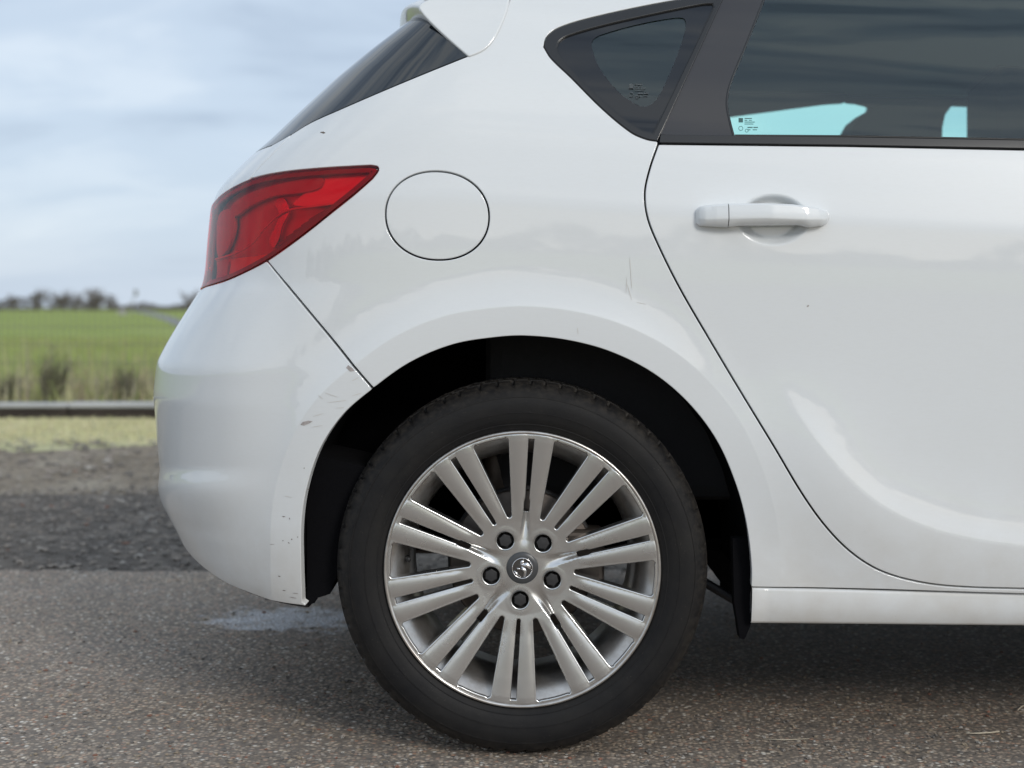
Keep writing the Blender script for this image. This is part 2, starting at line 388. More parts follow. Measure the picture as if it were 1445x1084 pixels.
def resample(poly, step):
    P = np.array(poly, float); out = []
    for i in range(len(P)):
        a, b = P[i], P[(i + 1) % len(P)]; L = np.linalg.norm(b - a)
        if L < 1e-5: continue
        n = max(1, int(round(L / step)))
        for k in range(n): out.append(a + (b - a) * k / n)
    out = np.array(out); keep = [0]
    for i in range(1, len(out)):
        if np.linalg.norm(out[i] - out[keep[-1]]) > step * 0.35: keep.append(i)
    return out[keep]
def area2(P): x, y = P[:, 0], P[:, 1]; return 0.5 * np.sum(x * np.roll(y, -1) - np.roll(x, -1) * y)
def offset_poly(P, d):                                    # P counter-clockwise; positive d shrinks it
    a = P - np.roll(P, 1, 0); b = np.roll(P, -1, 0) - P
    na = np.stack([-a[:, 1], a[:, 0]], -1); nb = np.stack([-b[:, 1], b[:, 0]], -1)
    na /= np.linalg.norm(na, axis=1, keepdims=True) + 1e-12; nb /= np.linalg.norm(nb, axis=1, keepdims=True) + 1e-12
    n = na + nb; n /= np.maximum(np.linalg.norm(n, axis=1, keepdims=True), 0.3)
    c = np.maximum(np.sum(n * na, 1, keepdims=True), 0.55)
    return P + n * d / c
def inside(pts, poly):
    x, y = pts[:, 0], pts[:, 1]; r = np.zeros(len(pts), bool)
    x1, y1 = poly[:, 0], poly[:, 1]; x2, y2 = np.roll(x1, -1), np.roll(y1, -1)
    for a, b, c, d in zip(x1, y1, x2, y2):
        if b == d: continue
        m = (b > y) != (d > y); r ^= m & (x < (c - a) * (y - b) / (d - b) + a)
    return r
def far_from(pts, bnd, d):
    ok = np.ones(len(pts), bool)
    for i in range(0, len(pts), 4000):
        q = pts[i:i + 4000]; dm = np.min((q[:, None, 0] - bnd[None, :, 0]) ** 2 + (q[:, None, 1] - bnd[None, :, 1]) ** 2, 1); ok[i:i + 4000] = dm > d * d
    return ok
FEATROWS = []
def cdt(outer, holes, grid, dense=(), rows=False):
    bnds = [outer] + list(holes); allb = np.concatenate(bnds)
    mn, mxx = outer.min(0), outer.max(0)
    gx, gy = np.meshgrid(np.arange(mn[0] + grid / 2, mxx[0], grid), np.arange(mn[1] + grid / 2, mxx[1], grid))
    G = np.stack([gx.ravel(), gy.ravel()], -1)
    for (x0, y0, x1, y1, g) in dense:
        m = (G[:, 0] > x0) & (G[:, 0] < x1) & (G[:, 1] > y0) & (G[:, 1] < y1); G = G[~m]
        ax, ay = np.meshgrid(np.arange(x0 + g / 2, x1, g), np.arange(y0 + g / 2, y1, g)); G = np.concatenate([G, np.stack([ax.ravel(), ay.ravel()], -1)])
    if rows:
        E = np.concatenate(FEATROWS); G = G[far_from(G, E, grid * 0.5)]; G = np.concatenate([G, E])
    G = G[inside(G, outer)]
    for h in holes: G = G[~inside(G, h)]
    if len(G): G = G[far_from(G, allb, grid * 0.35 if not dense else min(grid * 0.35, 0.002))]
    V = np.concatenate([allb, G]) if len(G) else allb
    edges = []; b = 0
    for q in bnds:
        n = len(q); edges += [(b + i, b + (i + 1) % n) for i in range(n)]; b += n
    r = delaunay_2d_cdt([Vector(v) for v in V], edges, [], 0, 1e-7)
    W = np.array([tuple(v) for v in r[0]]); T = np.array([f for f in r[2]])
    c = W[T].mean(1); k = inside(c, outer)
    for h in holes: k &= ~inside(c, h)
    T = T[k]
    # orientation and mapping of the boundary loops
    A = W[T[:, 0]]; B = W[T[:, 1]]; C = W[T[:, 2]]
    cr_ = (B[:, 0] - A[:, 0]) * (C[:, 1] - A[:, 1]) - (B[:, 1] - A[:, 1]) * (C[:, 0] - A[:, 0]); T = T[np.abs(cr_) > 1e-12]; cr_ = cr_[np.abs(cr_) > 1e-12]
    T = np.where((cr_ < 0)[:, None], T[:, ::-1], T)
    mp_ = {}
    for i, orig in enumerate(r[3]):
        for o_ in orig: mp_[o_] = i
    loops = []; b = 0
    for q in bnds:
        loops.append([mp_.get(b + i, b + i) for i in range(len(q))]); b += len(q)
    return W, T, loops
def surface_mesh(W, T, loops, pfun, nfun, lip=(0.0012, 0.014), width=0.0018):
    """verts, faces, normals of a panel with rolled edges that turn inwards."""
    P = pfun(W); N = nfun(W); V = [P]; NN = [N]; Fc = [tuple(t) for t in T]; base_i = len(P)
    if lip:
        for li, L in enumerate(loops):
            w2 = W[L]; idx = np.array(L); ccw = area2(w2) > 0
            inner = li > 0
            p = P[idx]; n = N[idx]; tan = np.roll(p, -1, 0) - np.roll(p, 1, 0)
            o = np.cross(tan, n); o /= np.linalg.norm(o, axis=1, keepdims=True) + 1e-12
            if not ccw: o = -o
            if inner: o = -o                               # points away from the sheet's material
            r = width
            rings = [(p + o * r * 0.55 - n * r * 0.15, n * 0.8 + o * 0.5), (p + o * r * 0.9 - n * r * 0.5, n * 0.35 + o), (p + o * r - n * r * 1.2, o), (p + o * r - n * lip[1], o)]
            prev = idx; m = len(L)
            flip = ccw == inner
            for rp, rn in rings:
                rn = rn / (np.linalg.norm(rn, axis=1, keepdims=True) + 1e-12)
                V.append(rp); NN.append(rn); cur = np.arange(m) + base_i; base_i += m
                for k in range(m):
                    k2 = (k + 1) % m; q = (prev[k], cur[k], cur[k2], prev[k2])
                    Fc.append(q if not flip else q[::-1])
                prev = cur
    return np.concatenate(V), Fc, np.concatenate(NN)
def mirror_copy(o, parent=None):
    me = o.data.copy(); n = len(me.vertices); c = np.zeros(n * 3); me.vertices.foreach_get('co', c); c = c.reshape(-1, 3); c[:, 1] = 2 * YC - c[:, 1]
    nn = np.zeros(len(me.loops) * 3); me.loops.foreach_get('normal', nn); li = np.zeros(len(me.loops), int); me.loops.foreach_get('vertex_index', li)
    vn = np.zeros((n, 3)); vn[li] = nn.reshape(-1, 3); vn[:, 1] *= -1
    faces = [tuple(p.vertices)[::-1] for p in me.polygons]
    o2 = mesh_obj(o.name.split('.')[0], c, faces, o.data.materials[0], parent or o.parent, normals=vn); bpy.data.meshes.remove(me)
    return o2
ALL_PANELS = []
def panel(name, outline, mat, parent, holes=(), off=0.0, grid=0.012, inset=0.0033, lip=True, lipdepth=0.014, dense=(), mirror=True, px=True, width=0.0018, features=True, feats_n=None):
    O = unproj(outline) if px else np.array(outline, float)
    O = resample(O, 0.006)
    if area2(O) < 0: O = O[::-1]
    O = offset_poly(O, inset); HO = []
    for h in holes:
        q = unproj(h); q = resample(q, 0.005)
        if area2(q) < 0: q = q[::-1]
        HO.append(offset_poly(q, -inset))
    W, T, loops = cdt(O, HO, grid, dense, rows=(name in ('quarter_panel', 'rear_door', 'rear_bumper')))
    V, Fc, NN = surface_mesh(W, T, loops, lambda w: point(w[:, 0], w[:, 1], off, features), lambda w: normal(w[:, 0], w[:, 1], features), (0.001, lipdepth) if lip else None, width)
    o = mesh_obj(name, V, Fc, mat, parent, normals=NN)
    if mirror: mirror_copy(o)
    return o

# ------------------------------------------------------------------ the car
car = empty('hatchback_car', (0.9, YC, 0), 'white five-door hatchback parked on the asphalt, seen close at its right rear wheel', 'car')
car_inv = car.location.copy()
class CarParent: pass
def under(o):                                             # keep world coordinates when parented to the car's empty
    o.parent = car; o.matrix_parent_inverse = car.matrix_basis.inverted(); return o
_old_link = link
def link(o, parent=None):
    COL.objects.link(o)
    if parent is not None:
        o.parent = parent
        if parent is car: o.matrix_parent_inverse = PINV
    return o
from mathutils import Matrix
PINV = Matrix.Translation(-car.location)

WHEEL_X, WHEEL_Z = 0.0185, 0.3235
seam_bump = catmull([(376, 368), (400, 397), (450, 457), (500, 516), (528, 549)], 6)
arch = catmull(ARCH_PX, 8)
i_a = min(range(len(arch)), key=lambda i: math.hypot(arch[i][0] - 528, arch[i][1] - 549))
arch_bumper, arch_side = arch[:i_a + 1], arch[i_a:]
door_rear = catmull([(929, 203), (917, 238), (910, 272), (914, 308), (930, 348), (960, 408), (1003, 482), (1047, 556), (1090, 628), (1130, 696), (1164, 743), (1200, 779),
                     (1240, 804), (1290, 819), (1345, 826), (1445, 829), (1610, 831)], 8)
trim_low = catmull([(929, 199), (912, 196), (890, 186), (850, 153), (805, 108), (778, 82), (768, 66)], 6)
trim_top = catmull([(768, 66), (772, 52), (790, 39), (840, 24), (940, 3), (1040, -12)], 6)
roof_cut = [(1040, -12), (1200, -22), (1445, -30), (1625, -30)]
lamp_top = catmull([(301, 288), (312, 276), (330, 264), (360, 251), (400, 243), (450, 238), (500, 235), (522, 234)], 6)
lamp_tip = catmull([(522, 234), (532, 236), (533, 241), (525, 252)], 4)
lamp_bot = catmull([(525, 252), (500, 274), (470, 298), (435, 326), (400, 352), (376, 368), (350, 382), (322, 395), (292, 404)], 6)
tg_seam = catmull([(412, 189), (388, 214), (362, 240), (352, 253)], 5)
glass_edge = catmull([(662, 78), (600, 103), (540, 128), (480, 154), (440, 172), (412, 189), (384, 205)], 5)
spoiler_seam = catmull([(722, -12), (716, 8), (706, 36), (694, 58), (680, 71), (662, 78)], 5)
def upto(c, x): return [p for p in c if p[0] <= x]
def SZ(p): return unproj([p])[0]

def featrow(pts):                                         # rows of vertices that follow a fold, so that it shades cleanly
    q = unproj([p for p in pts]); FEATROWS.append(resample(np.concatenate([q, q[:1]]), 0.006)[:len(q) * 6] if False else np.array([q[i] + (q[i + 1] - q[i]) * t for i in range(len(q) - 1) for t in np.linspace(0, 1, max(2, int(np.linalg.norm(q[i + 1] - q[i]) / 0.006) + 1))[:-1]]))
for _r in (-6, -1.5, 1.5, 6):
    _th2 = np.linspace(0.1, 3.55, 70); _rr = np.interp(_th2, _aa, _ar) + 43 + _r
    featrow([(744 + r * math.cos(a), 795 - r * math.sin(a)) for a, r in zip(_th2, _rr)])
_sc = SCOOP[::3]; _tn = np.gradient(_sc, axis=0); _tn /= np.linalg.norm(_tn, axis=1, keepdims=True); _nn = np.stack([-_tn[:, 1], _tn[:, 0]], -1)
for _r in (-14, -7, 0, 7, 14): featrow([tuple(p) for p in _sc + _nn * _r][3:])
for _r in (-14, -9, -4, 1, 6, 12):
    featrow([(x, HY - (float(ZCT((x - CX) / 806)) - H) * 806 + _r) for x in list(range(400, 545, 12))]); featrow([(x, HY - (float(ZCT((x - CX) / 806)) - H) * 806 + _r) for x in list(range(694, 1600, 12))])
for _r in (655, 664, 674, 684, 691, 697, 706): featrow([(x, _r) for x in range(240, 400, 12)])
for _r in (-5, 2, 9): featrow([(245 + t * 148 + .576 * _r, 490.8 - t * 104 + .817 * _r) for t in np.linspace(0, 1, 20)])
# ---- quarter panel (with sill strip under the door and rail over the windows)
fuel = [(617 + 73 * math.copysign(abs(math.cos(a)) ** 0.95, math.cos(a)), 304.5 + 62.5 * math.copysign(abs(math.sin(a)) ** 0.95, math.sin(a)) + 2 * math.cos(a)) for a in np.linspace(0, 2 * math.pi, 72, endpoint=False)]
ge_r = [p for p in glass_edge if p[0] >= 412]             # from (662,78) down to (412,189)
top_lamp_q = [p for p in lamp_top if p[0] >= 352]
quarter = ([p for p in arch_side if p[1] < 827] + [(1058, 829), (1250, 832), (1445, 837), (1612, 840)] + door_rear[::-1] + trim_low + trim_top[1:] + roof_cut[1:]
           + [(1625, -75), (1200, -75), (760, -75)] + [(738, -50)] + spoiler_seam + ge_r[1:] + tg_seam[1:] + top_lamp_q[1:] + lamp_tip[1:] + [p for p in lamp_bot if p[0] >= 376][1:] + seam_bump[1:-1])
b0 = unproj([(380, 640), (1060, 420)])
panel('quarter_panel', quarter, M['paint'], car, holes=[fuel], grid=0.009)
fp = panel('fuel_flap', fuel, M['paint'], car, grid=0.012, mirror=False, inset=0.0030)
# ---- rear door
s_b = unproj([(1625, 203)])[0][0]
door = door_rear + [(1618, 831), (1618, 216), (1445, 211), (1200, 206)]
dz = unproj([(1030, 355), (1152, 268)])
panel('rear_door', door, M['paint'], car, grid=0.009, dense=[(dz[0][0], dz[0][1], dz[1][0], dz[1][1], 0.0028)])
# ---- belt trim, pillar film, glass
belt = [(932, 190), (1200, 193.5), (1445, 198), (1618, 202), (1618, 214), (1445, 209.5), (1200, 205), (930, 201.5)]
panel('belt_trim', belt, M['trim'], car, off=0.003, grid=0.02, inset=0.0012, width=0.0012)
pil_edge = catmull([(1036, 193), (1030, 170), (1026, 145), (1031, 118), (1052, 66), (1078, 0), (1083, -12)], 5)
door_line = [(1018, -8), (1015, 0), (929, 190)]
pillar = door_line + pil_edge
panel('window_pillar_film', pillar, M['pillar'], car, off=-0.003, grid=0.015, inset=0.0012, width=0.0012, lipdepth=0.003)
glassp = pil_edge[::-1] + [(1300, 196), (1618, 201), (1618, -26), (1445, -26), (1200, -20)]
gl = panel('door_glass', glassp, M['glass'], car, off=-0.0065, grid=0.02, inset=-0.010, lip=False)
# thin seal strips along the glass
def strip(name, pts, w, mat, off, mirror=False, h=0.004):
    q = unproj(pts); P = point(q[:, 0], q[:, 1], off); N = normal(q[:, 0], q[:, 1])
    tan = np.gradient(P, axis=0); tan /= np.linalg.norm(tan, axis=1, keepdims=True); sd_ = np.cross(N, tan); V = []; n = len(P)
    prof = [(-w / 2, -h), (-w / 2, 0), (-w / 4, w * 0.25), (w / 4, w * 0.25), (w / 2, 0), (w / 2, -h)]
    for a, b in prof: V.append(P + sd_ * a + N * b)
    V = np.concatenate(V); Fc = [(j * n + i, j * n + i + 1, (j + 1) * n + i + 1, (j + 1) * n + i) for j in range(len(prof) - 1) for i in range(n - 1)]
    o = mesh_obj(name, V, Fc, mat, car, smooth=True)
    if mirror: mirror_copy(o)
    return o
strip('window_seal', pil_edge, 0.0045, M['trim'], -0.003, True)
strip('glass_run_seal', [(1037, 191.5), (1200, 192.5), (1445, 197), (1600, 201)], 0.004, M['seal'], 0.002)
# ---- quarter window
qout = trim_low + trim_top[1:] + [(1024, -10), (929, 196)]
qin = catmull([(922, 189), (905, 184), (884, 171), (845, 138), (812, 106), (790, 80), (785, 68)], 5) + catmull([(785, 68), (789, 58), (802, 50), (850, 36), (920, 20), (990, 6), (1006, 5)], 5)[1:] + [(1008, 10)]
qglass_in = catmull([(835, 65), (838, 55), (850, 48), (900, 34), (950, 25), (966, 26), (968, 40), (955, 80), (938, 120), (925, 142), (912, 150), (898, 147), (872, 128), (846, 95)], 4, True)
panel('quarter_window_trim', qout, M['trim'], car, holes=[qin], off=0.001, grid=0.02, inset=0.0016)
panel('quarter_window_border', qin, M['frit'], car, holes=[qglass_in], off=-0.004, grid=0.008, inset=0.0, lip=False)
panel('quarter_glass', qglass_in, M['glass'], car, off=-0.0062, grid=0.008, inset=-0.004, lip=False)
strip('quarter_glass_seal', qin + [qin[0]], 0.0035, M['trim'], -0.0015, True)
strip('seam_filler', [(934, 180), (930, 192), (926, 206), (919, 228)], 0.022, M['seal'], -0.014, True)
strip('door_frame_seal', [(1020, -10), (975, 92), (931, 190)], 0.006, M['seal'], -0.006, True)

# ---- rear screen, tailgate, lamp, bumper (they wrap round the corner to the car's middle)
zg = SZ((384, 205))[1]; ze = S_END + 0.002
glass_sz = [tuple(v) for v in unproj(glass_edge)] + [(ze, zg - 0.01), (ze, 1.40), tuple(SZ((700, -45))), tuple(SZ((668, 30)))]
panel('rear_screen', glass_sz, M['rearglass'], car, grid=0.014, px=False, inset=0.0014, off=-0.001, width=0.001)
lt = np.array([tuple(v) for v in unproj(lamp_top)]); lb = np.array([tuple(v) for v in unproj(lamp_bot)])
lamp_sz = [tuple(v) for v in lt] + [tuple(v) for v in unproj(lamp_tip)][1:] + [tuple(v) for v in lb][1:] + [(lb[-1][0] - 0.09, lb[-1][1] - 0.004), (lb[-1][0] - 0.13, lb[-1][1] + 0.03), (lt[0][0] - 0.10, lt[0][1] - 0.015), (lt[0][0] - 0.05, lt[0][1] - 0.003)]
tg_lampedge = [tuple(v) for v in unproj([p for p in lamp_top if p[0] <= 352])][::-1]
lamp_rear = lamp_sz[-4:][::-1]                               # top to bottom round the rear corner
tail_sz = [tuple(v) for v in unproj(tg_seam)] + tg_lampedge[0:] + lamp_rear + [(ze, lb[-1][1] - 0.004), (ze, zg - 0.012)] + [tuple(v) for v in unproj([p for p in glass_edge if p[0] <= 412])][::-1]
panel('tailgate', tail_sz, M['paint'], car, grid=0.01, px=False, inset=0.0024)
bot = catmull([(438, 855), (405, 850.5), (377, 844.5), (350, 836), (325, 826), (306, 815), (292, 805)], 5)
botz = [tuple(v) for v in unproj(bot)]
bump_sz = ([tuple(v) for v in unproj([p for p in arch_bumper if p[1] < 852])] + [tuple(v) for v in unproj(seam_bump[::-1])][1:] + [tuple(v) for v in unproj([p for p in lamp_bot if p[0] <= 376])][1:]
           + [(lb[-1][0] - 0.09, lb[-1][1] - 0.008), (ze, lb[-1][1] - 0.008), (ze, botz[-1][1] + 0.08), (botz[-1][0] - 0.2, botz[-1][1] + 0.045)] + botz[::-1])
panel('rear_bumper', bump_sz, M['paint'], car, grid=0.009, px=False, inset=0.0030)
# black lower edge tucked under the bumper
val = [(v[0] + 0.004, v[1] - 0.008) for v in botz[2:]] + [(botz[-1][0] - 0.2, botz[-1][1] + 0.035), (ze, botz[-1][1] + 0.07), (ze, botz[-1][1] + 0.12)] + [(v[0], v[1] + 0.03) for v in botz[2:][::-1]]
panel('lower_valance', val, M['black'], car, grid=0.02, px=False, off=-0.012, inset=0.001, features=False)

# tail lamp
lens = panel('tail_lamp', lamp_sz, M['lens'], car, px=False, off=0.002, grid=0.01, inset=0.0016, width=0.003, lipdepth=0.006)
lamps = [o for o in bpy.data.objects if o.name.startswith('tail_lamp')]
def lampmat(n, c, r=0.3, m=0.0): return m_plain(n, c, r, m)
M['lens'] = M['lens']
ML = {'dark': lampmat('lamp_housing', (0.62, 0.60, 0.60), 0.4), 'bright': lampmat('lamp_reflector', (0.80, 0.80, 0.80), 0.22, 0.35), 'mid': lampmat('lamp_bezel', (0.46, 0.45, 0.45), 0.3),
      'amber': lampmat('amber_cell', (0.75, 0.30, 0.05), 0.3), 'edge': lampmat('lamp_edge', (0.22, 0.18, 0.18), 0.3)}
def lamp_piece(name, pts, mat, off, lip=0.006, px=True, grid=0.012, th=0.0015):
    o = panel(name, pts, mat, lens, px=px, off=off, grid=grid, inset=0.0006, lip=True, lipdepth=lip, width=th, mirror=False)
    o.matrix_parent_inverse = Matrix.Identity(4); return o
hs = offset_poly(resample(np.array(lamp_sz)[::-1] if area2(np.array(lamp_sz)) < 0 else np.array(lamp_sz), 0.006), 0.004)
lamp_piece('housing', [tuple(v) for v in hs], ML['dark'], -0.023, px=False, lip=0.02)
rim_o = [tuple(v) for v in hs]
lamp_piece('upper_bezel', catmull([(318, 290), (345, 272), (400, 256), (450, 250), (446, 264), (420, 271), (380, 276), (345, 290), (322, 305)], 4, True), ML['mid'], -0.012)
lamp_piece('brake_reflector', catmull([(440, 262), (455, 249), (518, 243), (512, 254), (470, 286), (430, 290), (405, 288), (420, 274)], 4, True), ML['bright'], -0.016)
lamp_piece('main_reflector', catmull([(345, 300), (375, 281), (398, 280), (412, 292), (428, 292), (470, 292), (440, 312), (405, 330), (380, 356), (345, 366), (310, 360), (325, 330)], 4, True), ML['bright'], -0.024)
lamp_piece('side_bezel', catmull([(302, 300), (318, 296), (322, 320), (312, 352), (299, 362), (297, 330)], 4, True), ML['mid'], -0.012)
lamp_piece('indicator_cell', [(318, 366), (352, 362), (376, 358), (364, 368), (340, 381), (314, 391)], ML['amber'], -0.012)
lamp_piece('lower_bezel', [(297, 366), (314, 365), (311, 392), (297, 398)], ML['mid'], -0.012)
for k in range(5):
    x0 = 398 + k * 11; y0 = 340 - k * 8.4
    lamp_piece('rib', [(x0 - 10, y0 + 3), (x0 + 44 - k * 4, y0 - 26 + k * 2), (x0 + 44 - k * 4, y0 - 22 + k * 2), (x0 - 10, y0 + 7)], ML['edge'], -0.008, grid=0.02)
def tube_on(name, pts, r, off, mat, parent):
    q = unproj(catmull(pts, 6)); P = point(q[:, 0], q[:, 1], off); mb = MB(); mb.tube([tuple(p) for p in P], r, 6); return mb.build(name, mat, parent, True)
lamp_piece('bulb_reflector', catmull([(381, 286), (393, 279), (399, 286), (402, 300), (393, 318), (388, 336), (380, 350), (374, 340), (383, 318), (388, 300)], 4, True), M['chrome'], -0.010)
def sub(o): o.matrix_parent_inverse = Matrix.Identity(4); return o
sub(tube_on('light_guide', [(299, 366), (325, 358), (350, 344), (368, 322), (388, 304), (405, 296), (440, 291), (470, 287)], 0.0024, -0.008, ML['bright'], lens))
# dark surround that shows as the lamp's edge
lo_in = offset_poly(hs, 0.007)
def ring_panel(name, outer, inner, mat, off, parent):
    W, T, loops = cdt(outer, [inner], 0.03)
    V, Fc, NN = surface_mesh(W, T, loops, lambda w: point(w[:, 0], w[:, 1], off), lambda w: normal(w[:, 0], w[:, 1]), (0.001, 0.004), 0.0008)
    return sub(mesh_obj(name, V, Fc, mat, parent, normals=NN))
ring_panel('lamp_surround', hs, lo_in, ML['edge'], -0.004, lens)
for o in [o for o in bpy.data.objects if o.parent == lens]:
    c = mirror_copy(o, lamps[1] if lamps[0] is lens else lamps[0]); sub(c)
# the lens itself needs no offset for its children
# ---- spoiler: lofted from the side of the car to its middle and back
def spoiler():
    prof0 = catmull([(662, 79), (640, 60), (618, 40), (604, 26), (594, 14), (592, 8), (600, 2), (625, -8), (660, -22), (722, -42)], 4)
    front = [(722, -42), (716, 8), (706, 36), (694, 58), (680, 71), (662, 79)]
    A = prof0 + catmull(front, 4)[1:-1]
    q = []
    for (px, py) in A:                                   # place the outline on the leaning flank, near its own depth
        y = 0.16
        for _ in range(6):
            z = H - (py - HY) * (D + y) / F; y = float(depth_in(-0.15, z)) - 0.002
        q.append(((px - CX) * (D + y) / F, y, z))
    q = np.array(q); n = len(q)
    W2 = resample(q[:, [0, 2]], 0.006)
    if area2(W2) < 0: W2 = W2[::-1]
    W2 = offset_poly(W2, 0.002)
    W, T, loops = cdt(W2, [], 0.012)
    # a step back along the rounded edge
    pf = lambda w: np.stack([w[:, 0], depth_in(-0.15, w[:, 1]) - 0.002, w[:, 1]], -1)
    def nf(w):
        m = (depth_in(-0.15, w[:, 1] + .002) - depth_in(-0.15, w[:, 1] - .002)) / .004
        nn = np.stack([np.full(len(w), -0.05), -np.ones(len(w)), m], -1); return nn / np.linalg.norm(nn, axis=1, keepdims=True)
    V, Fc, NN = surface_mesh(W, T, loops, pf, nf, (0.001, 0.006), 0.004)
    side = mesh_obj('spoiler', V, Fc, M['paint'], car, normals=NN)
    c2 = mirror_copy(side, side); sub(c2); c2.name = 'end_cap'
    # the blade across the car: trailing edge bows rearwards
    ys = 0.5 - 0.5 * np.cos(np.linspace(0, math.pi, 33)); L = W[loops[0]]; P0 = pf(L); ctr = P0[:, 0].max(); V = []; m = len(L)
    for u in ys:
        yy = P0[:, 1] + 0.004 + (2 * (YC - P0[:, 1]) - 0.008) * u; b = math.sin(math.pi * u)
        bow = 0.035 * (1 - (1 - b) ** 7) + 0.05 * b
        w = np.clip((ctr - P0[:, 0]) / (ctr - P0[:, 0].min()), 0, 1) ** 0.8
        rise = 0.022 * (1 - (1 - b) ** 7) + 0.012 * b
        V.append(np.stack([P0[:, 0] - bow * w, yy, P0[:, 2] + rise], -1))
    V = np.concatenate(V); Fc = [(j * m + i, (j + 1) * m + i, (j + 1) * m + (i + 1) % m, j * m + (i + 1) % m) for j in range(len(ys) - 1) for i in range(m)]
    bl = sub(mesh_obj('blade', V, Fc, M['paint'], side)); 
    bl.data.polygons.foreach_set('use_smooth', [True] * len(bl.data.polygons)); bl.data.set_sharp_from_angle(angle=R_(40))
    return side
spoiler()

# ---- sill trim, roof and the hidden rest of the body
sillp = [(1053, 831), (1250, 834), (1445, 839.5), (1612, 843), (1612, 886), (1445, 884.5), (1200, 882.5), (1054, 882)]
def sill(x1):
    qa = unproj([(1060, 829.0), (1445, 837.0), (1060, 880.5), (1445, 884)]); zt = lambda x: qa[0][1] + (qa[1][1] - qa[0][1]) * (x - qa[0][0]) / (qa[1][0] - qa[0][0]); zb = lambda x: qa[2][1] + (qa[3][1] - qa[2][1]) * (x - qa[0][0]) / (qa[1][0] - qa[0][0])
    a = SZ((1060.5, 860)); n = 60; xs = np.linspace(a[0], x1, n); mb = []
    prof = [(0, 0.0), (0, -0.003), (-0.15, -0.006), (-0.6, -0.010), (-0.93, -0.016), (-1.0, -0.026)]
    V = []; 
    for k, (v, dd) in enumerate([(1.0, -0.004), (0.985, 0.003), (0.94, 0.0045), (0.5, 0.004), (0.10, 0.0025), (0.03, -0.001), (0.0, -0.008), (0.01, -0.06)]):
        z = zb(xs) + (zt(xs) - zb(xs)) * v; p = point(xs, z, dd, False); p[:, 2] = z; V.append(p)
    V = np.concatenate(V); r = 8; Fc = [(j * n + i, (j + 1) * n + i, (j + 1) * n + i + 1, j * n + i + 1) for j in range(r - 1) for i in range(n - 1)]
    Fc.append(tuple(j * n for j in range(r)))
    o = mesh_obj('sill_trim', V, Fc, M['sillpaint'], car, smooth=True); mirror_copy(o)
sill(2.36)
# far-forward panels, outside the photograph: front door, wing, nose, so that the car is whole
s1, s2, s3 = 1.115, 2.05, 2.36
zb_ = lambda x: float(H - (216 - HY) / 800 - 0.02 * (x - 1.1))
arcf = [(2.70 + 0.385 * math.cos(a), 0.335 + 0.39 * math.sin(a)) for a in np.linspace(math.pi + 0.25, -0.25, 40)]
fd = [(s1, 0.300), (s1, zb_(s1)), (s2, zb_(s2)), (s2, 0.50), (2.00, 0.36), (1.94, 0.290)]
panel('front_door', fd, M['paint'], car, px=False, grid=0.03)
panel('front_belt_trim', [(s1, zb_(s1) + 0.002), (s1, zb_(s1) + 0.016), (s2, zb_(s2) + 0.016), (s2, zb_(s2) + 0.002)], M['trim'], car, px=False, grid=0.04, off=0.003, inset=0.001)
panel('front_door_glass', [(s1 + 0.115, zb_(s1) + 0.016), (s1 + 0.115, 1.385), (1.62, 1.37), (2.10, zb_(s2) + 0.016)], M['glass'], car, px=False, grid=0.05, off=-0.006, inset=0, lip=False)
panel('centre_pillar', [(0.985, zb_(1) + 0.02), (1.05, 1.40), (s1 + 0.115, 1.40), (s1 + 0.115, zb_(s1) + 0.018)], M['pillar'], car, px=False, grid=0.04, off=-0.004, inset=0.001)
panel('roof_rail', [(s1 + 0.01, 1.388), (s1 + 0.01, 1.470), (1.60, 1.442), (2.25, 1.02), (2.12, 1.02), (1.60, 1.373)], M['paint'], car, px=False, grid=0.04)
panel('front_wing', [(2.055, zb_(2.05)), (2.10, 1.0), (3.1, 0.86), (3.3, 0.72), (3.3, 0.50), (3.10, 0.40)] + arcf[::-1] + [(2.30, 0.225), (1.95, 0.282), (2.01, 0.36), (2.055, 0.50)], M['paint'], car, px=False, grid=0.03)
def loft(name, rows, mat, smooth=True):
    V = [p for r in rows for p in r]; n = len(rows[0]); o = mesh_obj(name, V, [(j * n + i, j * n + i + 1, (j + 1) * n + i + 1, (j + 1) * n + i) for j in range(len(rows) - 1) for i in range(n - 1)], mat, car, smooth=smooth); return o
def edge_y(x, z): return float(base(x, z)[1])
def across(x, z, crown, n=17, back=0.0):
    y0 = edge_y(x, z); return [(x + back * (1 - abs(2 * k / (n - 1) - 1) ** 2.5), y0 + (2 * YC - 2 * y0) * k / (n - 1), z + crown * (1 - abs(2 * k / (n - 1) - 1) ** 2.4)) for k in range(n)]
panel('front_sill_panel', [(1.10, 0.262), (1.10, 0.315), (2.06, 0.33), (2.06, 0.25)], M['paint'], car, px=False, grid=0.05, off=-0.006, inset=0.0)
loft('roof_panel', [across(x, zz, c) for x, zz, c in [(-0.17, 1.372, .045), (-0.10, 1.425, .045), (0.0, 1.455, .04), (0.3, 1.468, .045), (0.8, 1.470, .045), (1.3, 1.462, .045), (1.62, 1.42, .045)]], M['paint'])
loft('headlining', [across(x, zz - 0.035, c) for x, zz, c in [(-0.10, 1.415, .03), (0.0, 1.432, .045), (0.3, 1.437, .05), (0.8, 1.439, .055), (1.3, 1.435, .055), (1.60, 1.42, .045)]], M['headliner'])
loft('windscreen', [across(x, zz, c) for x, zz, c in [(1.62, 1.418, .044), (1.9, 1.26, .05), (2.28, 1.02, .05)]], M['glass'])
loft('bonnet', [across(x, zz, c, back=b) for x, zz, c, b in [(2.24, 1.0, .05, 0), (2.6, 0.95, .07, 0), (3.0, 0.875, .07, .04), (3.25, 0.78, .05, .12)]], M['paint'])
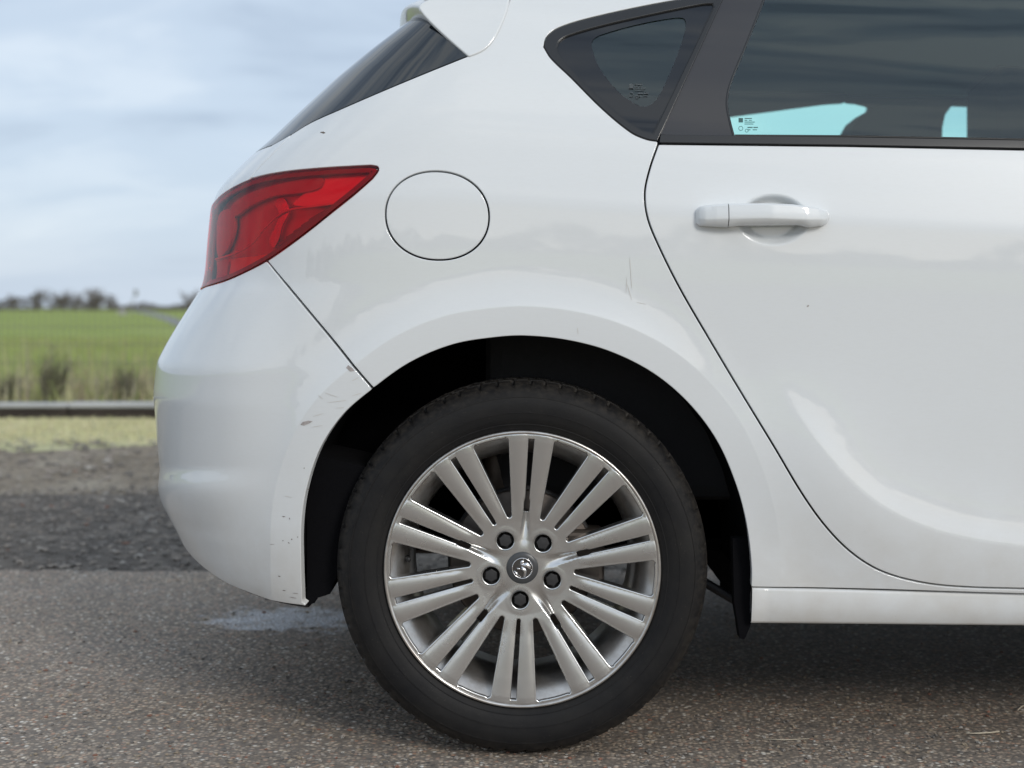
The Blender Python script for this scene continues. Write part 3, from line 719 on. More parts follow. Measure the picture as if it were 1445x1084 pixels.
loft('front_bumper', [across(x, zz, c, back=b) for x, zz, c, b in [(3.25, 0.775, .05, .12), (3.30, 0.70, .0, .22), (3.32, 0.5, .0, .26), (3.30, 0.28, .0, .24), (3.1, 0.22, 0, .2)]], M['paint'])
mb = MB(); mb.box(0.42, 0.10, 0.235, 2.3, 2 * YC - 0.10, 0.30); mb.box(-0.40, 0.36, 0.30, 0.42, 2 * YC - 0.36, 0.40); mb.box(2.3, 0.36, 0.25, 3.1, 2 * YC - 0.36, 0.35); mb.build('floor_pan', M['liner'], car)
mb = MB(); mb.box(-0.42, 0.60, 0.25, -0.15, 1.35, 0.31); mb.build('exhaust_box', M['disc'], car)
# inner shell behind the outer skin
shell_px = [(430, 838)] + [p for p in arch if p[1] < 838 and True] + [(1062, 836), (1612, 836), (1612, 208), (1200, 199), (925, 196)] + trim_low[6:] + trim_top[1:] + [(1040, -16), (1612, -34), (1612, -70), (760, -70), (724, -30), (700, 60), (660, 84), (560, 124), (420, 192)]
sh = [tuple(v) for v in unproj(shell_px)] + [(S_END + .01, SZ((420, 192))[1]), (S_END + .01, 0.36)]
panel('inner_shell', sh, M['liner'], car, px=False, grid=0.04, off=-0.026, inset=0.006, lip=False, features=False)

# ---- wheel arch liner
def liner(xoff=0.0, mirror=True):
    q = unproj(arch); P = point(q[:, 0], q[:, 1]); V = []; n = len(P); depth = [0.006, 0.05, 0.12, 0.22, 0.34]
    cx, cz = WHEEL_X, WHEEL_Z + 0.01
    for j, dd in enumerate(depth):
        r = P.copy(); v = r[:, [0, 2]] - [cx, cz]; L = np.linalg.norm(v, axis=1); k = 1 + (0.012, 0.02, 0.02, 0.015, 0.0)[j]
        wav = 0.002 * np.sin(np.arange(n) * 0.9) * (j > 0)
        r[:, 0] = cx + v[:, 0] * (k + wav); r[:, 2] = cz + v[:, 1] * (k + wav); r[:, 1] = np.maximum(P[:, 1], 0.0) + dd
        if j == 4: r[:, 1] = 0.36
        V.append(r)
    m = len(V); V = np.concatenate(V); Fc = [(j * n + i, (j + 1) * n + i, (j + 1) * n + i + 1, j * n + i + 1) for j in range(m - 1) for i in range(n - 1)]
    last = [(m - 1) * n + i for i in range(n) if V[(m - 1) * n + i][2] > 0.32]
    Fc.append(tuple(last))
    V = V.copy(); V[:, 0] += xoff
    o = mesh_obj('wheel_arch_liner', V, Fc, M['liner'], car, smooth=True)
    if mirror: mirror_copy(o)
liner(); liner(FRX - WHEEL_X)
# torn lower end of the liner behind the wheel, and the flap in front of it
def slab(name, pts, y0, y1, mat, parent=car, depth_at=None):
    y = depth_at if depth_at is not None else y0; k = (D + y) / F
    q = [((px - CX) * k, H - (py - HY) * k) for px, py in pts]; n = len(q)
    V = [(a, y0, b) for a, b in q] + [(a, y1, b) for a, b in q]
    Fc = [tuple(range(n))[::-1], tuple(range(n, 2 * n))] + [(i, (i + 1) % n, n + (i + 1) % n, n + i) for i in range(n)]
    ar = sum(q[i][0] * q[(i + 1) % n][1] - q[(i + 1) % n][0] * q[i][1] for i in range(n))
    if ar > 0: Fc = [f[::-1] for f in Fc]
    return mesh_obj(name, V, Fc, mat, parent)
slab('liner_end', [(433, 640), (433, 846), (437, 853), (444, 851), (447, 844), (458, 841), (466, 838), (470, 826), (486, 790), (520, 660)], 0.085, 0.30, M['liner'])
slab('mud_flap', [(1034, 760), (1060, 760), (1062, 830), (1060, 880), (1053, 898), (1050, 903), (1044, 901), (1041, 880), (1036, 850)], 0.05, 0.08, M['liner'])
mb = MB(); mb.tube([(0.34, 0.22, 0.28), (0.42, 0.20, 0.235), (0.46, 0.20, 0.225)], 0.009, 8); mb.tube([(0.30, 0.3, 0.30), (0.34, 0.22, 0.28)], 0.012, 8); mb.build('suspension_strut', M['black'], car)

# ---- door handle
def handle():
    K = (D - 0.03) / F
    def X(px): return (px - CX) * K
    def Z(py): return H - (py - HY) * K
    def shape(x0, x1, n, capl, capr, name, parent):
        xs = np.linspace(x0, x1, n); V = []; m = 14
        for x in xs:
            top = np.interp(x, [985, 990, 1000, 1030, 1080, 1120, 1155, 1170, 1176], [296, 290, 288, 286, 285.5, 287, 292, 296, 301])
            bot = np.interp(x, [985, 990, 1030, 1045, 1130, 1145, 1165, 1172, 1176], [314, 318, 320, 318, 317, 320.5, 318, 314, 308])
            cre = np.interp(x, [985, 1000, 1080, 1140, 1168, 1176], [307, 309.5, 308, 310, 309, 305])
            pr = np.interp(x, [985, 988, 996, 1012, 1030, 1090, 1140, 1160, 1170, 1176], [0.004, 0.013, 0.021, 0.027, 0.030, 0.034, 0.030, 0.023, 0.014, 0.003])
            q = unproj([(x, 302)])[0]; ys = float(base(q[0], q[1])[1])
            zt, zbm, zc2 = Z(top), Z(bot), Z(cre); yb = ys + 0.006
            sec = [(yb, zt), (ys - pr * 0.25, zt), (ys - pr * 0.70, zt - (zt - zc2) * .04), (ys - pr * 0.88, zt - (zt - zc2) * .16), (ys - pr * 0.95, zt - (zt - zc2) * .5), (ys - pr, zc2 + 0.0012), (ys - pr * 0.985, zc2 - 0.0012),
                   (ys - pr * 0.78, zbm + (zc2 - zbm) * .30), (ys - pr * 0.66, zbm + (zc2 - zbm) * .05), (ys - pr * 0.5, zbm), (ys - pr * 0.25, zbm), (yb, zbm), (yb, (zbm + zt) / 2 - .003), (yb, (zbm + zt) / 2 + .003)]
            V += [(X(x), a, b) for a, b in sec]
        Fc = [(i * m + j, i * m + (j + 1) % m, (i + 1) * m + (j + 1) % m, (i + 1) * m + j) for i in range(n - 1) for j in range(m)]
        Fc += [tuple(range(m))[::-1], tuple((n - 1) * m + j for j in range(m))]
        o = mesh_obj(name, V, Fc, M['paint'], parent, smooth=True); o.data.set_sharp_from_angle(angle=R_(42)); return o
    g = shape(1029.4, 1176, 50, 0, 0, 'door_handle', car)
    k = shape(985, 1028.2, 22, 0, 0, 'key_cover', g); sub(k)
    mb = MB(); mb.box(X(1027.5), -0.020, Z(318), X(1030), 0.01, Z(288)); sub(mb.build('gap_filler', M['seal'], g))
handle()

# ---- marks and scuffs on the paint (thin flakes with their own outline)
M['scuff'] = m_plain('bare_plastic_scuff', (0.36, 0.33, 0.32), 0.7, nscale=200, var=0.5)
M['chip'] = m_plain('dark_paint_chip', (0.14, 0.11, 0.09), 0.6)
M['scratch'] = m_plain('fine_scratch', (0.58, 0.565, 0.54), 0.6)
def mark(name, pts, mat, off=0.0006):
    q = unproj(pts); P = point(q[:, 0], q[:, 1], off); c = P.mean(0); n = len(P); N = normal(q[:, 0], q[:, 1])
    fl = np.dot(np.cross(P[1] - P[0], c - P[0]), N[0]) < 0
    return mesh_obj(name, np.concatenate([P, [c]]), [((i + 1) % n, i, n) if fl else (i, (i + 1) % n, n) for i in range(n)], mat, car, normals=np.concatenate([N, [N.mean(0)]]))
def blob(cx, cy, rx, ry, rot=0, n=9, j=0.35):
    c, s = math.cos(rot), math.sin(rot); o = []
    for k in range(n):
        a = 2 * math.pi * k / n; r = 1 + random.uniform(-j, j); u, v = rx * r * math.cos(a), ry * r * math.sin(a); o.append((cx + u * c - v * s, cy + u * s + v * c))
    return o
mark('scuff', [(427, 599), (430, 595), (438, 593), (444, 594), (439, 597), (432, 600)], M['scuff'])
mark('scuff', [(490, 519), (493, 515), (499, 519), (502, 523), (496, 524)], M['scuff'])
mark('chip', blob(456, 187, 4, 1.4, 0.1), M['chip'])
mark('chip', blob(1140, 432, 1.6, 1.6), M['scuff'])
for (x, y, rx, ry, r) in [(404, 728, 3, .8, .1), (412, 731, 2, .7, 1.2), (403, 762, 1.2, 1, 0), (415, 760, 1, 1.4, 0), (411, 765, 1.6, .8, .6), (423, 757, 1, 1, 0), (388, 767, 4, .5, 0),
                          (398, 812, 2, .8, .2), (405, 832, 3, .8, .2), (432, 660, 1, 1.3, 0), (438, 690, 1.4, 1, 0), (421, 836, 5, 1.0, .15), (417, 842, 8, .9, .2)]:
    mark('chip', blob(x, y, rx * .8, ry * .7, r, 7), M['chip'] if rx < 4 else M['scuff'])
for (x, y, L, r) in [(890, 385, 22, 1.50), (884, 402, 12, 1.62), (905, 428, 9, .2), (470, 557, 11, .35), (478, 566, 15, -.12), (482, 575, 6, -.1), (455, 560, 5, .7), (503, 535, 6, -.5), (450, 601, 8, -.2), (815, 467, 5, 1.5), (888, 412, 13, 1.3),
                     (506, 556, 8, -.3), (452, 585, 8, -.3), (410, 700, 6, .2)]:
    mark('scratch', blob(x, y, L, 0.45, r, 8, 0.2), M['scratch'])

# ---- etched marks on the glass
M['etch'] = m_plain('glass_etching', (0.03, 0.10, 0.10), 0.6)
def etch(x0, y0, k, mat, off, tgt):
    bars = [(0, 0, 6, 6), (8, 0, 18, 1.2), (8, 2.6, 12, 3.6), (14, 2.6, 18, 3.6), (8, 5, 22, 6), (8, 7.6, 20, 8.6), (12, 12, 19, 13.4), (20, 12, 26, 13.4), (12, 15.4, 16, 16.4), (19, 15.4, 25, 16.4)]
    P = MB()
    for (a, b, c, d) in bars:
        q = unproj([(x0 + a * k, y0 + b * k), (x0 + c * k, y0 + b * k), (x0 + c * k, y0 + d * k), (x0 + a * k, y0 + d * k)]); v = point(q[:, 0], q[:, 1], off); i = len(P.v); P.v += [tuple(p) for p in v]; P.f.append((i, i + 1, i + 2, i + 3))
    for (cx, cy, r) in ((3, 14, 3.2), (11, 17, 2.4)):
        ring = [(x0 + (cx + rr * math.cos(a)) * k, y0 + (cy + rr * math.sin(a)) * k) for rr in (r, r - 0.7) for a in np.linspace(0, 2 * math.pi, 16, endpoint=False)]
        q = unproj(ring); v = point(q[:, 0], q[:, 1], off); i = len(P.v); P.v += [tuple(p) for p in v]; P.f += [(i + j, i + (j + 1) % 16, i + 16 + (j + 1) % 16, i + 16 + j) for j in range(16)]
    return sub(P.build('etched_mark', mat, tgt))
gobs = bpy.data.objects['door_glass']; etch(1043, 166, 1.05, M['etch'], -0.0055, gobs)
M['etch2'] = m_plain('pale_glass_etching', (0.05, 0.06, 0.065), 0.6)
etch(888, 118, 1.05, M['etch2'], -0.0035, bpy.data.objects['quarter_glass'])

# ---- seats inside
def seat(x, y, name='seat'):
    mb = MB(); o = empty_under(name, (x, y, 0))
    for nm, pts, hw in (('backrest', [(-.02, .55), (.10, .50), (.02, .98), (-.10, 1.16), (-.16, 1.17), (-.20, 1.10), (-.12, .8)], .25), ('headrest', [(-.11, 1.20), (-.11, 1.34), (-.15, 1.37), (-.22, 1.36), (-.24, 1.24), (-.20, 1.19)], .13), ('cushion', [(-.05, .42), (.5, .46), (.52, .58), (0, .56)], .26)):
        V = [(a, -hw, b) for a, b in pts] + [(a, hw, b) for a, b in pts]; n = len(pts)
        ob = mesh_obj(nm, V, [tuple(range(n)), tuple(range(n, 2 * n))[::-1]] + [(i, n + i, n + (i + 1) % n, (i + 1) % n) for i in range(n)], M['cloth'], o); bevel(ob, 0.03, 3)
    return o
def empty_under(name, loc):
    o = bpy.data.objects.new(name, None); o.location = loc; link(o, car); return o
seat(1.62, 0.50, 'front_seat'); seat(1.62, 1.28, 'front_seat')
rs = seat(0.62, 0.48, 'rear_seat'); rs2 = seat(0.62, 1.32, 'rear_seat')
for r_ in (rs, rs2):
    r_.scale.z = 0.72
mb = MB(); mb.box(-0.05, 0.2, 0.42, 0.5, 1.6, 0.88); bevel(mb.build('boot_floor', M['cloth'], car), 0.03)
# far-side seat belt and shoulder that break up the far window
def far_shape(name, pts, y0, y1, mat): return bevel(slab(name, pts, y0, y1, mat, depth_at=y1), 0.008, 2)
far_shape('seat_shoulder', [(1180, 220), (1184, 192), (1192, 178), (1206, 167), (1222, 162), (1240, 158), (1270, 152), (1285, 160), (1285, 220)], 1.36, 1.52, M['cloth'])
far_shape('window_post', [(1232, 220), (1232, 160), (1227, 155), (1218, 151), (1205, 148), (1190, 146.5), (1190, 120), (1372, 116), (1368, 140), (1354, 143), (1342, 150), (1333, 162), (1329, 180), (1328, 220)], 1.60, 1.612, M['cloth'])
far_shape('seat_back', [(1363, 220), (1363, 150), (1364, 110), (1500, 105), (1520, 180), (1440, 186), (1425, 193), (1415, 220)], 1.30, 1.56, M['cloth'])
far_shape('roof_lining', [(960, 173), (1032, 166), (1100, 157), (1160, 149), (1190, 147), (1200, 100), (1000, 100), (930, 130)], 1.575, 1.61, M['cloth'])

# ------------------------------------------------------------------ the wheel
RR = 0.2462
def wheel(cx, cy, cz, parent, detail=True, side=1):
    """axis along y; outer face towards -y; built round its own centre and moved."""
    w = bpy.data.objects.new('wheel', None); w.location = (cx, cy, cz); link(w, parent)
    if side < 0: w.rotation_euler = (0, 0, math.pi)
    # tyre: y runs from the outer sidewall inwards
    prof = [(0.2440, 0.012), (0.2475, 0.006), (0.2515, 0.003), (0.2560, 0.0015), (0.2570, 0.0003), (0.2585, 0.0003), (0.2597, -0.0008), (0.268, -0.0035), (0.276, -0.0050), (0.2762, -0.0058), (0.2776, -0.0058), (0.2778, -0.0052), (0.286, -0.0060), (0.294, -0.0052),
            (0.301, -0.0030), (0.3012, -0.0040), (0.3030, -0.0036), (0.3032, -0.0018), (0.309, 0.002), (0.3145, 0.007), (0.3195, 0.014), (0.3235, 0.023), (0.3258, 0.036),
            (0.3262, 0.040), (0.3200, 0.041), (0.3200, 0.049), (0.3272, 0.050), (0.3280, 0.080), (0.3200, 0.081), (0.3200, 0.090), (0.3283, 0.091), (0.3283, 0.125), (0.3200, 0.126), (0.3200, 0.135), (0.328, 0.136), (0.3265, 0.17), (0.3195, 0.200), (0.306, 0.214), (0.280, 0.220), (0.250, 0.205), (0.244, 0.195)]
    def mod(i, a, k):
        if 19 <= i <= 22:
            if k in NOTCH: return -(0.0008, 0.0022, 0.0045, 0.0060)[i - 19]
        if 26 <= i <= 34 and (k + i) % 9 == 4: return -0.0055 if prof[i][0] > 0.333 else 0
        return 0
    prof = [(r if r < 0.25 else 0.250 + (r - 0.250) * 1.0983, y) for r, y in prof]
    NOTCH, kk = set(), 0
    while kk < 646: NOTCH |= {kk, kk + 1}; kk += random.choice([8, 9, 10, 11, 12])
    mb = MB(); mb.lathe(prof, 648, mod=mod); ty = mb.build('tyre', M['tyre'], w, True); ty.data.set_sharp_from_angle(angle=R_(38))
    sub(ty)
    # rim barrel with the lip
    bp = [(0.2462, 0.014), (0.2468, 0.006), (0.2462, 0.0015), (0.2440, 0.0), (0.2415, 0.0008), (0.2398, 0.004), (0.2392, 0.008), (0.2350, 0.012), (0.2270, 0.019), (0.2150, 0.034), (0.2060, 0.050), (0.2015, 0.070), (0.2000, 0.10), (0.2000, 0.160), (0.222, 0.185), (0.2400, 0.195), (0.2440, 0.198)]
    mb = MB(); mb.lathe(bp, 180); br = sub(mb.build('rim_barrel', M['barrel'], w, True))
    # face
    th0 = R_(86)
    NUTR = 0.233 * RR
    def hface(x, z):                                      # outward height of the face (towards -y)
        r = np.hypot(x, z); q = r / RR
        h = np.interp(q, [0, .12, .20, .34, .55, .80, .93, .97, 1.0], [-.018, -.018, -.0185, -.0165, -.0110, -.0050, -.0022, -.0018, -.0030])
        a = (np.arctan2(z, x) - th0); am = (a + math.pi / 5) % (2 * math.pi / 5) - math.pi / 5; u = np.abs(r * np.sin(am)) / RR
        wg = np.interp(q, [.1, .17, .30, .42, .6], [.075, .062, .040, .026, .026]); depth = 0.010 * smooth01((q - .13) / .27) * (q < .5)
        h = h - depth * (1 - smooth01((u - wg * .05) / (wg * .95)))
        # slight roof shape along every spoke
        a10 = (np.arctan2(z, x) - th0); s10 = (a10 + math.pi / 10) % (math.pi / 5) - math.pi / 10
        uu = np.abs(r * np.sin(s10)) / RR; sp = smooth01((q - .38) / .12)
        cen = np.interp(q, [.38, .95], [.052, .092]); hwid = np.interp(q, [.38, .95], [.03, .062])
        h = h - 0.0013 * sp * np.clip(np.abs(uu - cen) / hwid, 0, 1) ** 2
        # bosses round the bolts
        an = a - math.pi / 5; bm = (an + math.pi / 5) % (2 * math.pi / 5) - math.pi / 5
        dn = np.hypot(r * np.cos(bm) - NUTR, r * np.sin(bm)) / RR
        h = h + 0.0005 * (1 - smooth01((dn - .085) / .03)) * (q < .4)
        return h
    def gap(th, ri, ro, wi, wo, n=9):
        pts = []; 
        for k in range(n + 1):
            b = math.pi / 2 + math.pi * k / n; pts.append((ri + wi + wi * math.cos(b), wi * math.sin(b)))
        pts = pts[::-1] if False else pts                  # round inner end, from +wi to -wi
        co_ = wo * 0.30
        for b in (0, .5, 1): pts.append((ro - co_ * (1 - b) * 1.0, -wo * (1 - 0.0) + (0 if b < 1 else co_ * .5)))
        for k in range(-2, 3):
            yv = k / 2 * wo * 0.72; pts.append((math.sqrt(max(ro * ro - yv * yv, 0)), yv))
        for b in (1, .5, 0): pts.append((ro - co_ * (1 - b), wo - (0 if b < 1 else co_ * .5)))
        pts = np.array(pts) * RR; c, s = math.cos(th), math.sin(th)
        return np.stack([pts[:, 0] * c - pts[:, 1] * s, pts[:, 0] * s + pts[:, 1] * c], -1)
    ang = np.linspace(0, 2 * math.pi, 220, endpoint=False)
    outer = np.stack([np.cos(ang), np.sin(ang)], -1) * RR * 0.974; holes = []
    for k in range(10):
        t = th0 + k * math.pi / 5; g = k % 2 == 0
        holes.append(gap(t,   .400 if g else .362, .95, .021 if g else .022, .029, 7))
        holes.append(gap(t + math.pi / 10,   .368, .962, .027, .136))
    for k in range(5):
        t = th0 + math.pi / 5 + k * 2 * math.pi / 5; c = np.array([math.cos(t), math.sin(t)]) * NUTR; b = np.linspace(0, 2 * math.pi, 28, endpoint=False)
        holes.append(np.stack([np.cos(b), np.sin(b)], -1) * 0.0705 * RR + c)
    b = np.linspace(0, 2 * math.pi, 40, endpoint=False); holes.append(np.stack([np.cos(b), np.sin(b)], -1) * .118 * RR)
    hs_ = []
    for h in holes:
        h = resample(h, 0.004)
        if area2(h) < 0: h = h[::-1]
        hs_.append(h)
    W, T, loops = cdt(outer, hs_, 0.0025)
    pf = lambda q: np.stack([q[:, 0], -hface(q[:, 0], q[:, 1]), q[:, 1]], -1)
    def nf(q):
        e = 0.0008; gx = (hface(q[:, 0] + e, q[:, 1]) - hface(q[:, 0] - e, q[:, 1])) / (2 * e); gz = (hface(q[:, 0], q[:, 1] + e) - hface(q[:, 0], q[:, 1] - e)) / (2 * e)
        n = np.stack([-gx, -np.ones(len(q)), -gz], -1); return n / np.linalg.norm(n, axis=1, keepdims=True)
    V, Fc, NN = surface_mesh(W, T, loops, pf, nf, (0.001, 0.026), 0.0024)
    sub(mesh_obj('rim_face', V, Fc, M['alloy'], w, normals=NN))
    # bolts
    for k in range(5):
        t = th0 + math.pi / 5 + k * 2 * math.pi / 5; c = (math.cos(t) * NUTR, 0.017, math.sin(t) * NUTR)
        mb = MB(); mb.lathe([(0.0172, -0.004), (0.0172, 0.012), (0.0125, 0.0135)], 28, c)
        sub(mb.build('bolt_seat', M['seal'], w, True))
        mb = MB(); mb.lathe([(0.0125, 0.014), (0.0122, 0.0035), (0.0112, 0.0018), (0.0004, 0.0012)], 6, c, close=True); nb = sub(mb.build('wheel_bolt', M['nut'], w))
        ph = random.uniform(0, 1); 
        for v in nb.data.vertices:
            dx, dz_ = v.co.x - c[0], v.co.z - c[2]; v.co.x = c[0] + dx * math.cos(ph) - dz_ * math.sin(ph); v.co.z = c[2] + dx * math.sin(ph) + dz_ * math.cos(ph)
        bevel(nb, 0.0008, 2)
    # centre cap with its raised emblem
    mb = MB(); mb.lathe([(0.0284, 0.030), (0.0283, 0.0165), (0.0270, 0.0150), (0.0205, 0.0145), (0.0003, 0.0140)], 64, close=True); sub(mb.build('centre_cap', M['cap'], w, True))
    mb = MB(); mb.lathe([(0.0192, 0.0146), (0.0190, 0.0128), (0.0184, 0.0119), (0.0176, 0.0119), (0.0170, 0.0128), (0.0168, 0.0146)], 64); sub(mb.build('emblem_ring', M['chrome'], w, True))
    mb = MB(); mb.lathe([(0.0169, 0.0139), (0.0003, 0.0136)], 48, close=True); sub(mb.build('emblem_disc', m_plain('emblem_field', (0.09, 0.085, 0.08), 0.25, 0.6), w, True))
    def relief(pts, h=0.0016):                            # x right, z up in units of the emblem radius
        p = np.array(catmull(pts, 4, True)) * 0.0165; n = len(p); c = p.mean(0)
        V = [(a, 0.0136, b_) for a, b_ in p] + [(c[0] + (a - c[0]) * .86, 0.0136 - h, c[1] + (b_ - c[1]) * .86) for a, b_ in p] + [(c[0], 0.0136 - h * 1.25, c[1])]
        Fc = [(i, (i + 1) % n, n + (i + 1) % n, n + i) for i in range(n)] + [(n + i, n + (i + 1) % n, 2 * n) for i in range(n)]
        return V, Fc
    mbv = MB()
    for pts in ([(-.25, .62), (-.05, .88), (.2, .80), (.1, .58), (-.1, .50)],                       # head
                [(-.22, .5), (.05, .52), (.55, .62), (.92, .25), (.85, -.15), (.5, .1), (.25, .15), (-.05, .25)],      # wing
                [(-.08, .2), (.25, .08), (.45, -.25), (.35, -.85), (.12, -.92), (.18, -.45), (-.05, -.12)],            # body and leg
                [(-.62, .05), (-.28, .02), (-.2, -.12), (-.55, -.12)],                              # claw
                [(-.88, -.25), (-.60, -.42), (-.35, -.78), (-.15, -.92), (-.45, -.88), (-.75, -.6)]):                  # banner
        V, Fc = relief(pts); b0_ = len(mbv.v); mbv.v += V; mbv.f += [tuple(b0_ + i for i in f) for f in Fc]
    sub(mbv.build('emblem_relief', M['chrome'], w, True))
    # valve, brake disc, calliper, hub
    mb = MB(); mb.tube([(-0.208, 0.048, 0.013), (-0.204, 0.028, 0.013)], [0.0055, 0.0045], 10); sub(mb.build('valve', M['seal'], w, True))
    mb = MB(); mb.lathe([(0.128, 0.090), (0.132, 0.088), (0.132, 0.078), (0.128, 0.076), (0.080, 0.076), (0.078, 0.062), (0.030, 0.060)], 72); sub(mb.build('brake_disc', M['disc'], w, True))
    mb = MB(); mb.lathe([(0.066, 0.080), (0.064, 0.040), (0.058, 0.036), (0.030, 0.036), (0.002, 0.036)], 48); sub(mb.build('hub', M['disc'], w, True))
    mb = MB(); mb.box(0.075, 0.062, -0.055, 0.150, 0.135, 0.060); ob = sub(mb.build('brake_calliper', M['disc'], w)); bevel(ob, 0.01, 3)
    mb = MB(); mb.lathe([(0.137, 0.10), (0.134, 0.094), (0.06, 0.094)], 48); sub(mb.build('dust_shield', M['black'], w, True))
    return w
w1 = wheel(WHEEL_X, 0.032, WHEEL_Z, car)
def copy_wheel(src, loc, turn):
    c = src.copy(); link(c, None); c.parent = car; c.matrix_parent_inverse = PINV; c.location = loc; c.rotation_euler = (0, 0, math.pi if turn else 0)
    for ch in list(src.children):
        d = ch.copy(); link(d, None); d.parent = c; d.matrix_parent_inverse = Matrix.Identity(4)
copy_wheel(w1, (WHEEL_X, 2 * YC - 0.032, WHEEL_Z), True)
copy_wheel(w1, (FRX, 0.040, WHEEL_Z), False); copy_wheel(w1, (FRX, 2 * YC - 0.040, WHEEL_Z), True)
mb = MB(); mb.tube([(0.02, 0.25, 0.30), (0.02, 1.55, 0.30)], 0.035, 10); mb.build('rear_axle', M['black'], car, True)
mb = MB(); mb.tube([(-0.02, 0.21, 0.36), (-0.04, 0.24, 0.62)], 0.024, 10); mb.build('damper', M['disc'], car, True)

car.location.z = 0.0125
# ------------------------------------------------------------------ ground
def gd(py): return F * HC / (py - HY) - D                  # world y of the ground seen at this height in the photograph
Y1, Y2, Y3, Y4 = gd(806), gd(698), gd(628), gd(589)
def m_asphalt():
    t = NT('worn_asphalt'); v = t.coord('World'); 
    agg = t.vor(v, 115, out='Color'); sepc = t.n('ShaderNodeSeparateColor'); t.l(agg, sepc.inputs[0])
    dist = t.vor(v, 115)
    c = t.ramp(sepc.outputs[0], [(0.0, (0.06, 0.055, 0.05)), (0.22, (0.24, 0.19, 0.145)), (0.55, (0.48, 0.375, 0.275)), (0.75, (0.46, 0.385, 0.31)), (0.86, (0.46, 0.25, 0.155)), (0.93, (0.70, 0.60, 0.46)), (1.0, (0.85, 0.80, 0.72))])
    c = t.mix(t.ramp(dist, [(0.30, 0.0), (0.60, 0.85)]), c, (0.15, 0.125, 0.10))
    fine = t.noise(v, 420, 3, 0.7); c = t.mix(t.ramp(fine, [(0.35, 0.0), (0.8, 0.3)]), c, (0.26, 0.235, 0.21))
    big = t.noise(t.coord('World', (0.8, 2.2, 1)), 2.0, 5, 0.6)
    c = t.mix(t.ramp(big, [(0.35, 0.0), (0.7, 0.45)]), c, t.mix(0.5, c, (0.25, 0.24, 0.235)))
    # pale blue-white speckled patch by the wheel, mixed into the colour
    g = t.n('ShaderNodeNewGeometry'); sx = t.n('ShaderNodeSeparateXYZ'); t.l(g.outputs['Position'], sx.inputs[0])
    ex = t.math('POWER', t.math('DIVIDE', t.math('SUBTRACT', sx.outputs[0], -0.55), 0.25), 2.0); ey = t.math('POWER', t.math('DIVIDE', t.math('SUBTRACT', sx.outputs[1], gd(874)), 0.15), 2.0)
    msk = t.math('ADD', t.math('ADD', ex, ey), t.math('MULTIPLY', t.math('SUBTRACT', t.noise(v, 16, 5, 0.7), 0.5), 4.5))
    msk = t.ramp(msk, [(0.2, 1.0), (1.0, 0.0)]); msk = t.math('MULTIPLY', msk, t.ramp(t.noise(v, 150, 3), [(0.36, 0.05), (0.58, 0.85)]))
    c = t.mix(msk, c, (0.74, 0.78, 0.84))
    h = t.math('SUBTRACT', 1.0, dist)
    n = t.bump(h, 0.7, 0.0028); n = t.bump(fine, 0.4, 0.001, n)
    t.bsdf(c, 0.75, normal=n, spec=0.3); return t.m
def m_ground(name, stops, scale, bumpd=0.01, vs=None):
    t = NT(name); v = t.coord('World'); f = t.noise(v, scale, 8, 0.65); c = t.ramp(f, stops)
    if vs:
        q = t.vor(v, vs, out='Color'); s_ = t.n('ShaderNodeSeparateColor'); t.l(q, s_.inputs[0]); c = t.mix(t.ramp(s_.outputs[0], [(0.5, 0.0), (1.0, 0.75)]), c, t.ramp(s_.outputs[1], [(0.0, (.05, .045, .04)), (0.7, (.17, .155, .14)), (1.0, (.36, .33, .30))]))
    t.bsdf(c, 0.95, normal=t.bump(t.noise(v, scale * 6, 5, 0.7), 0.8, bumpd), spec=0.1); return t.m
def sheet(name, x0, x1, y0, y1, z, mat, jag=0.0, n=160):
    xs = np.linspace(x0, x1, n); V = []
    for x in xs:
        j = jag * (math.sin(x * 3.1) + 0.6 * math.sin(x * 7.7 + 1) + 0.4 * math.sin(x * 19 + 2) + random.uniform(-.3, .3)) if jag else 0
        V += [(x, y0, z), (x, y1 + j, z)]
    return mesh_obj(name, V, [(2 * i, 2 * i + 2, 2 * i + 3, 2 * i + 1) for i in range(n - 1)], mat, kind='structure')
mesh_obj('field_ground', [(-900, -900, -0.02), (900, -900, -0.02), (900, 900, -0.02), (-900, 900, -0.02)], [(0, 1, 2, 3)],
         m_ground('winter_field', [(0.30, (0.19, 0.25, 0.065)), (0.5, (0.28, 0.34, 0.09)), (0.66, (0.34, 0.39, 0.14)), (0.8, (0.40, 0.38, 0.22))], 0.30, 0.05), kind='structure')
sheet('mossy_verge', -40, 40, -14, gd(566), -0.012, m_ground('moss_and_grass', [(0.3, (0.30, 0.29, 0.16)), (0.5, (0.45, 0.44, 0.25)), (0.7, (0.58, 0.56, 0.37))], 3.0, 0.02))
sheet('bare_earth', -40, 40, -13, Y3, -0.008, m_ground('damp_earth', [(0.3, (0.15, 0.125, 0.09)), (0.5, (0.26, 0.22, 0.17)), (0.7, (0.38, 0.34, 0.27))], 2.2, 0.02, 60), 0.28)
sheet('gravel_strip', -40, 40, -12, Y2, -0.004, m_ground('dark_chippings', [(0.3, (0.08, 0.073, 0.066)), (0.5, (0.15, 0.135, 0.12)), (0.7, (0.27, 0.24, 0.205))], 6.0, 0.02, 45), 0.06)
sheet('asphalt_ground', -40, 40, -11, Y1, 0.0, m_asphalt(), 0.018, 600)
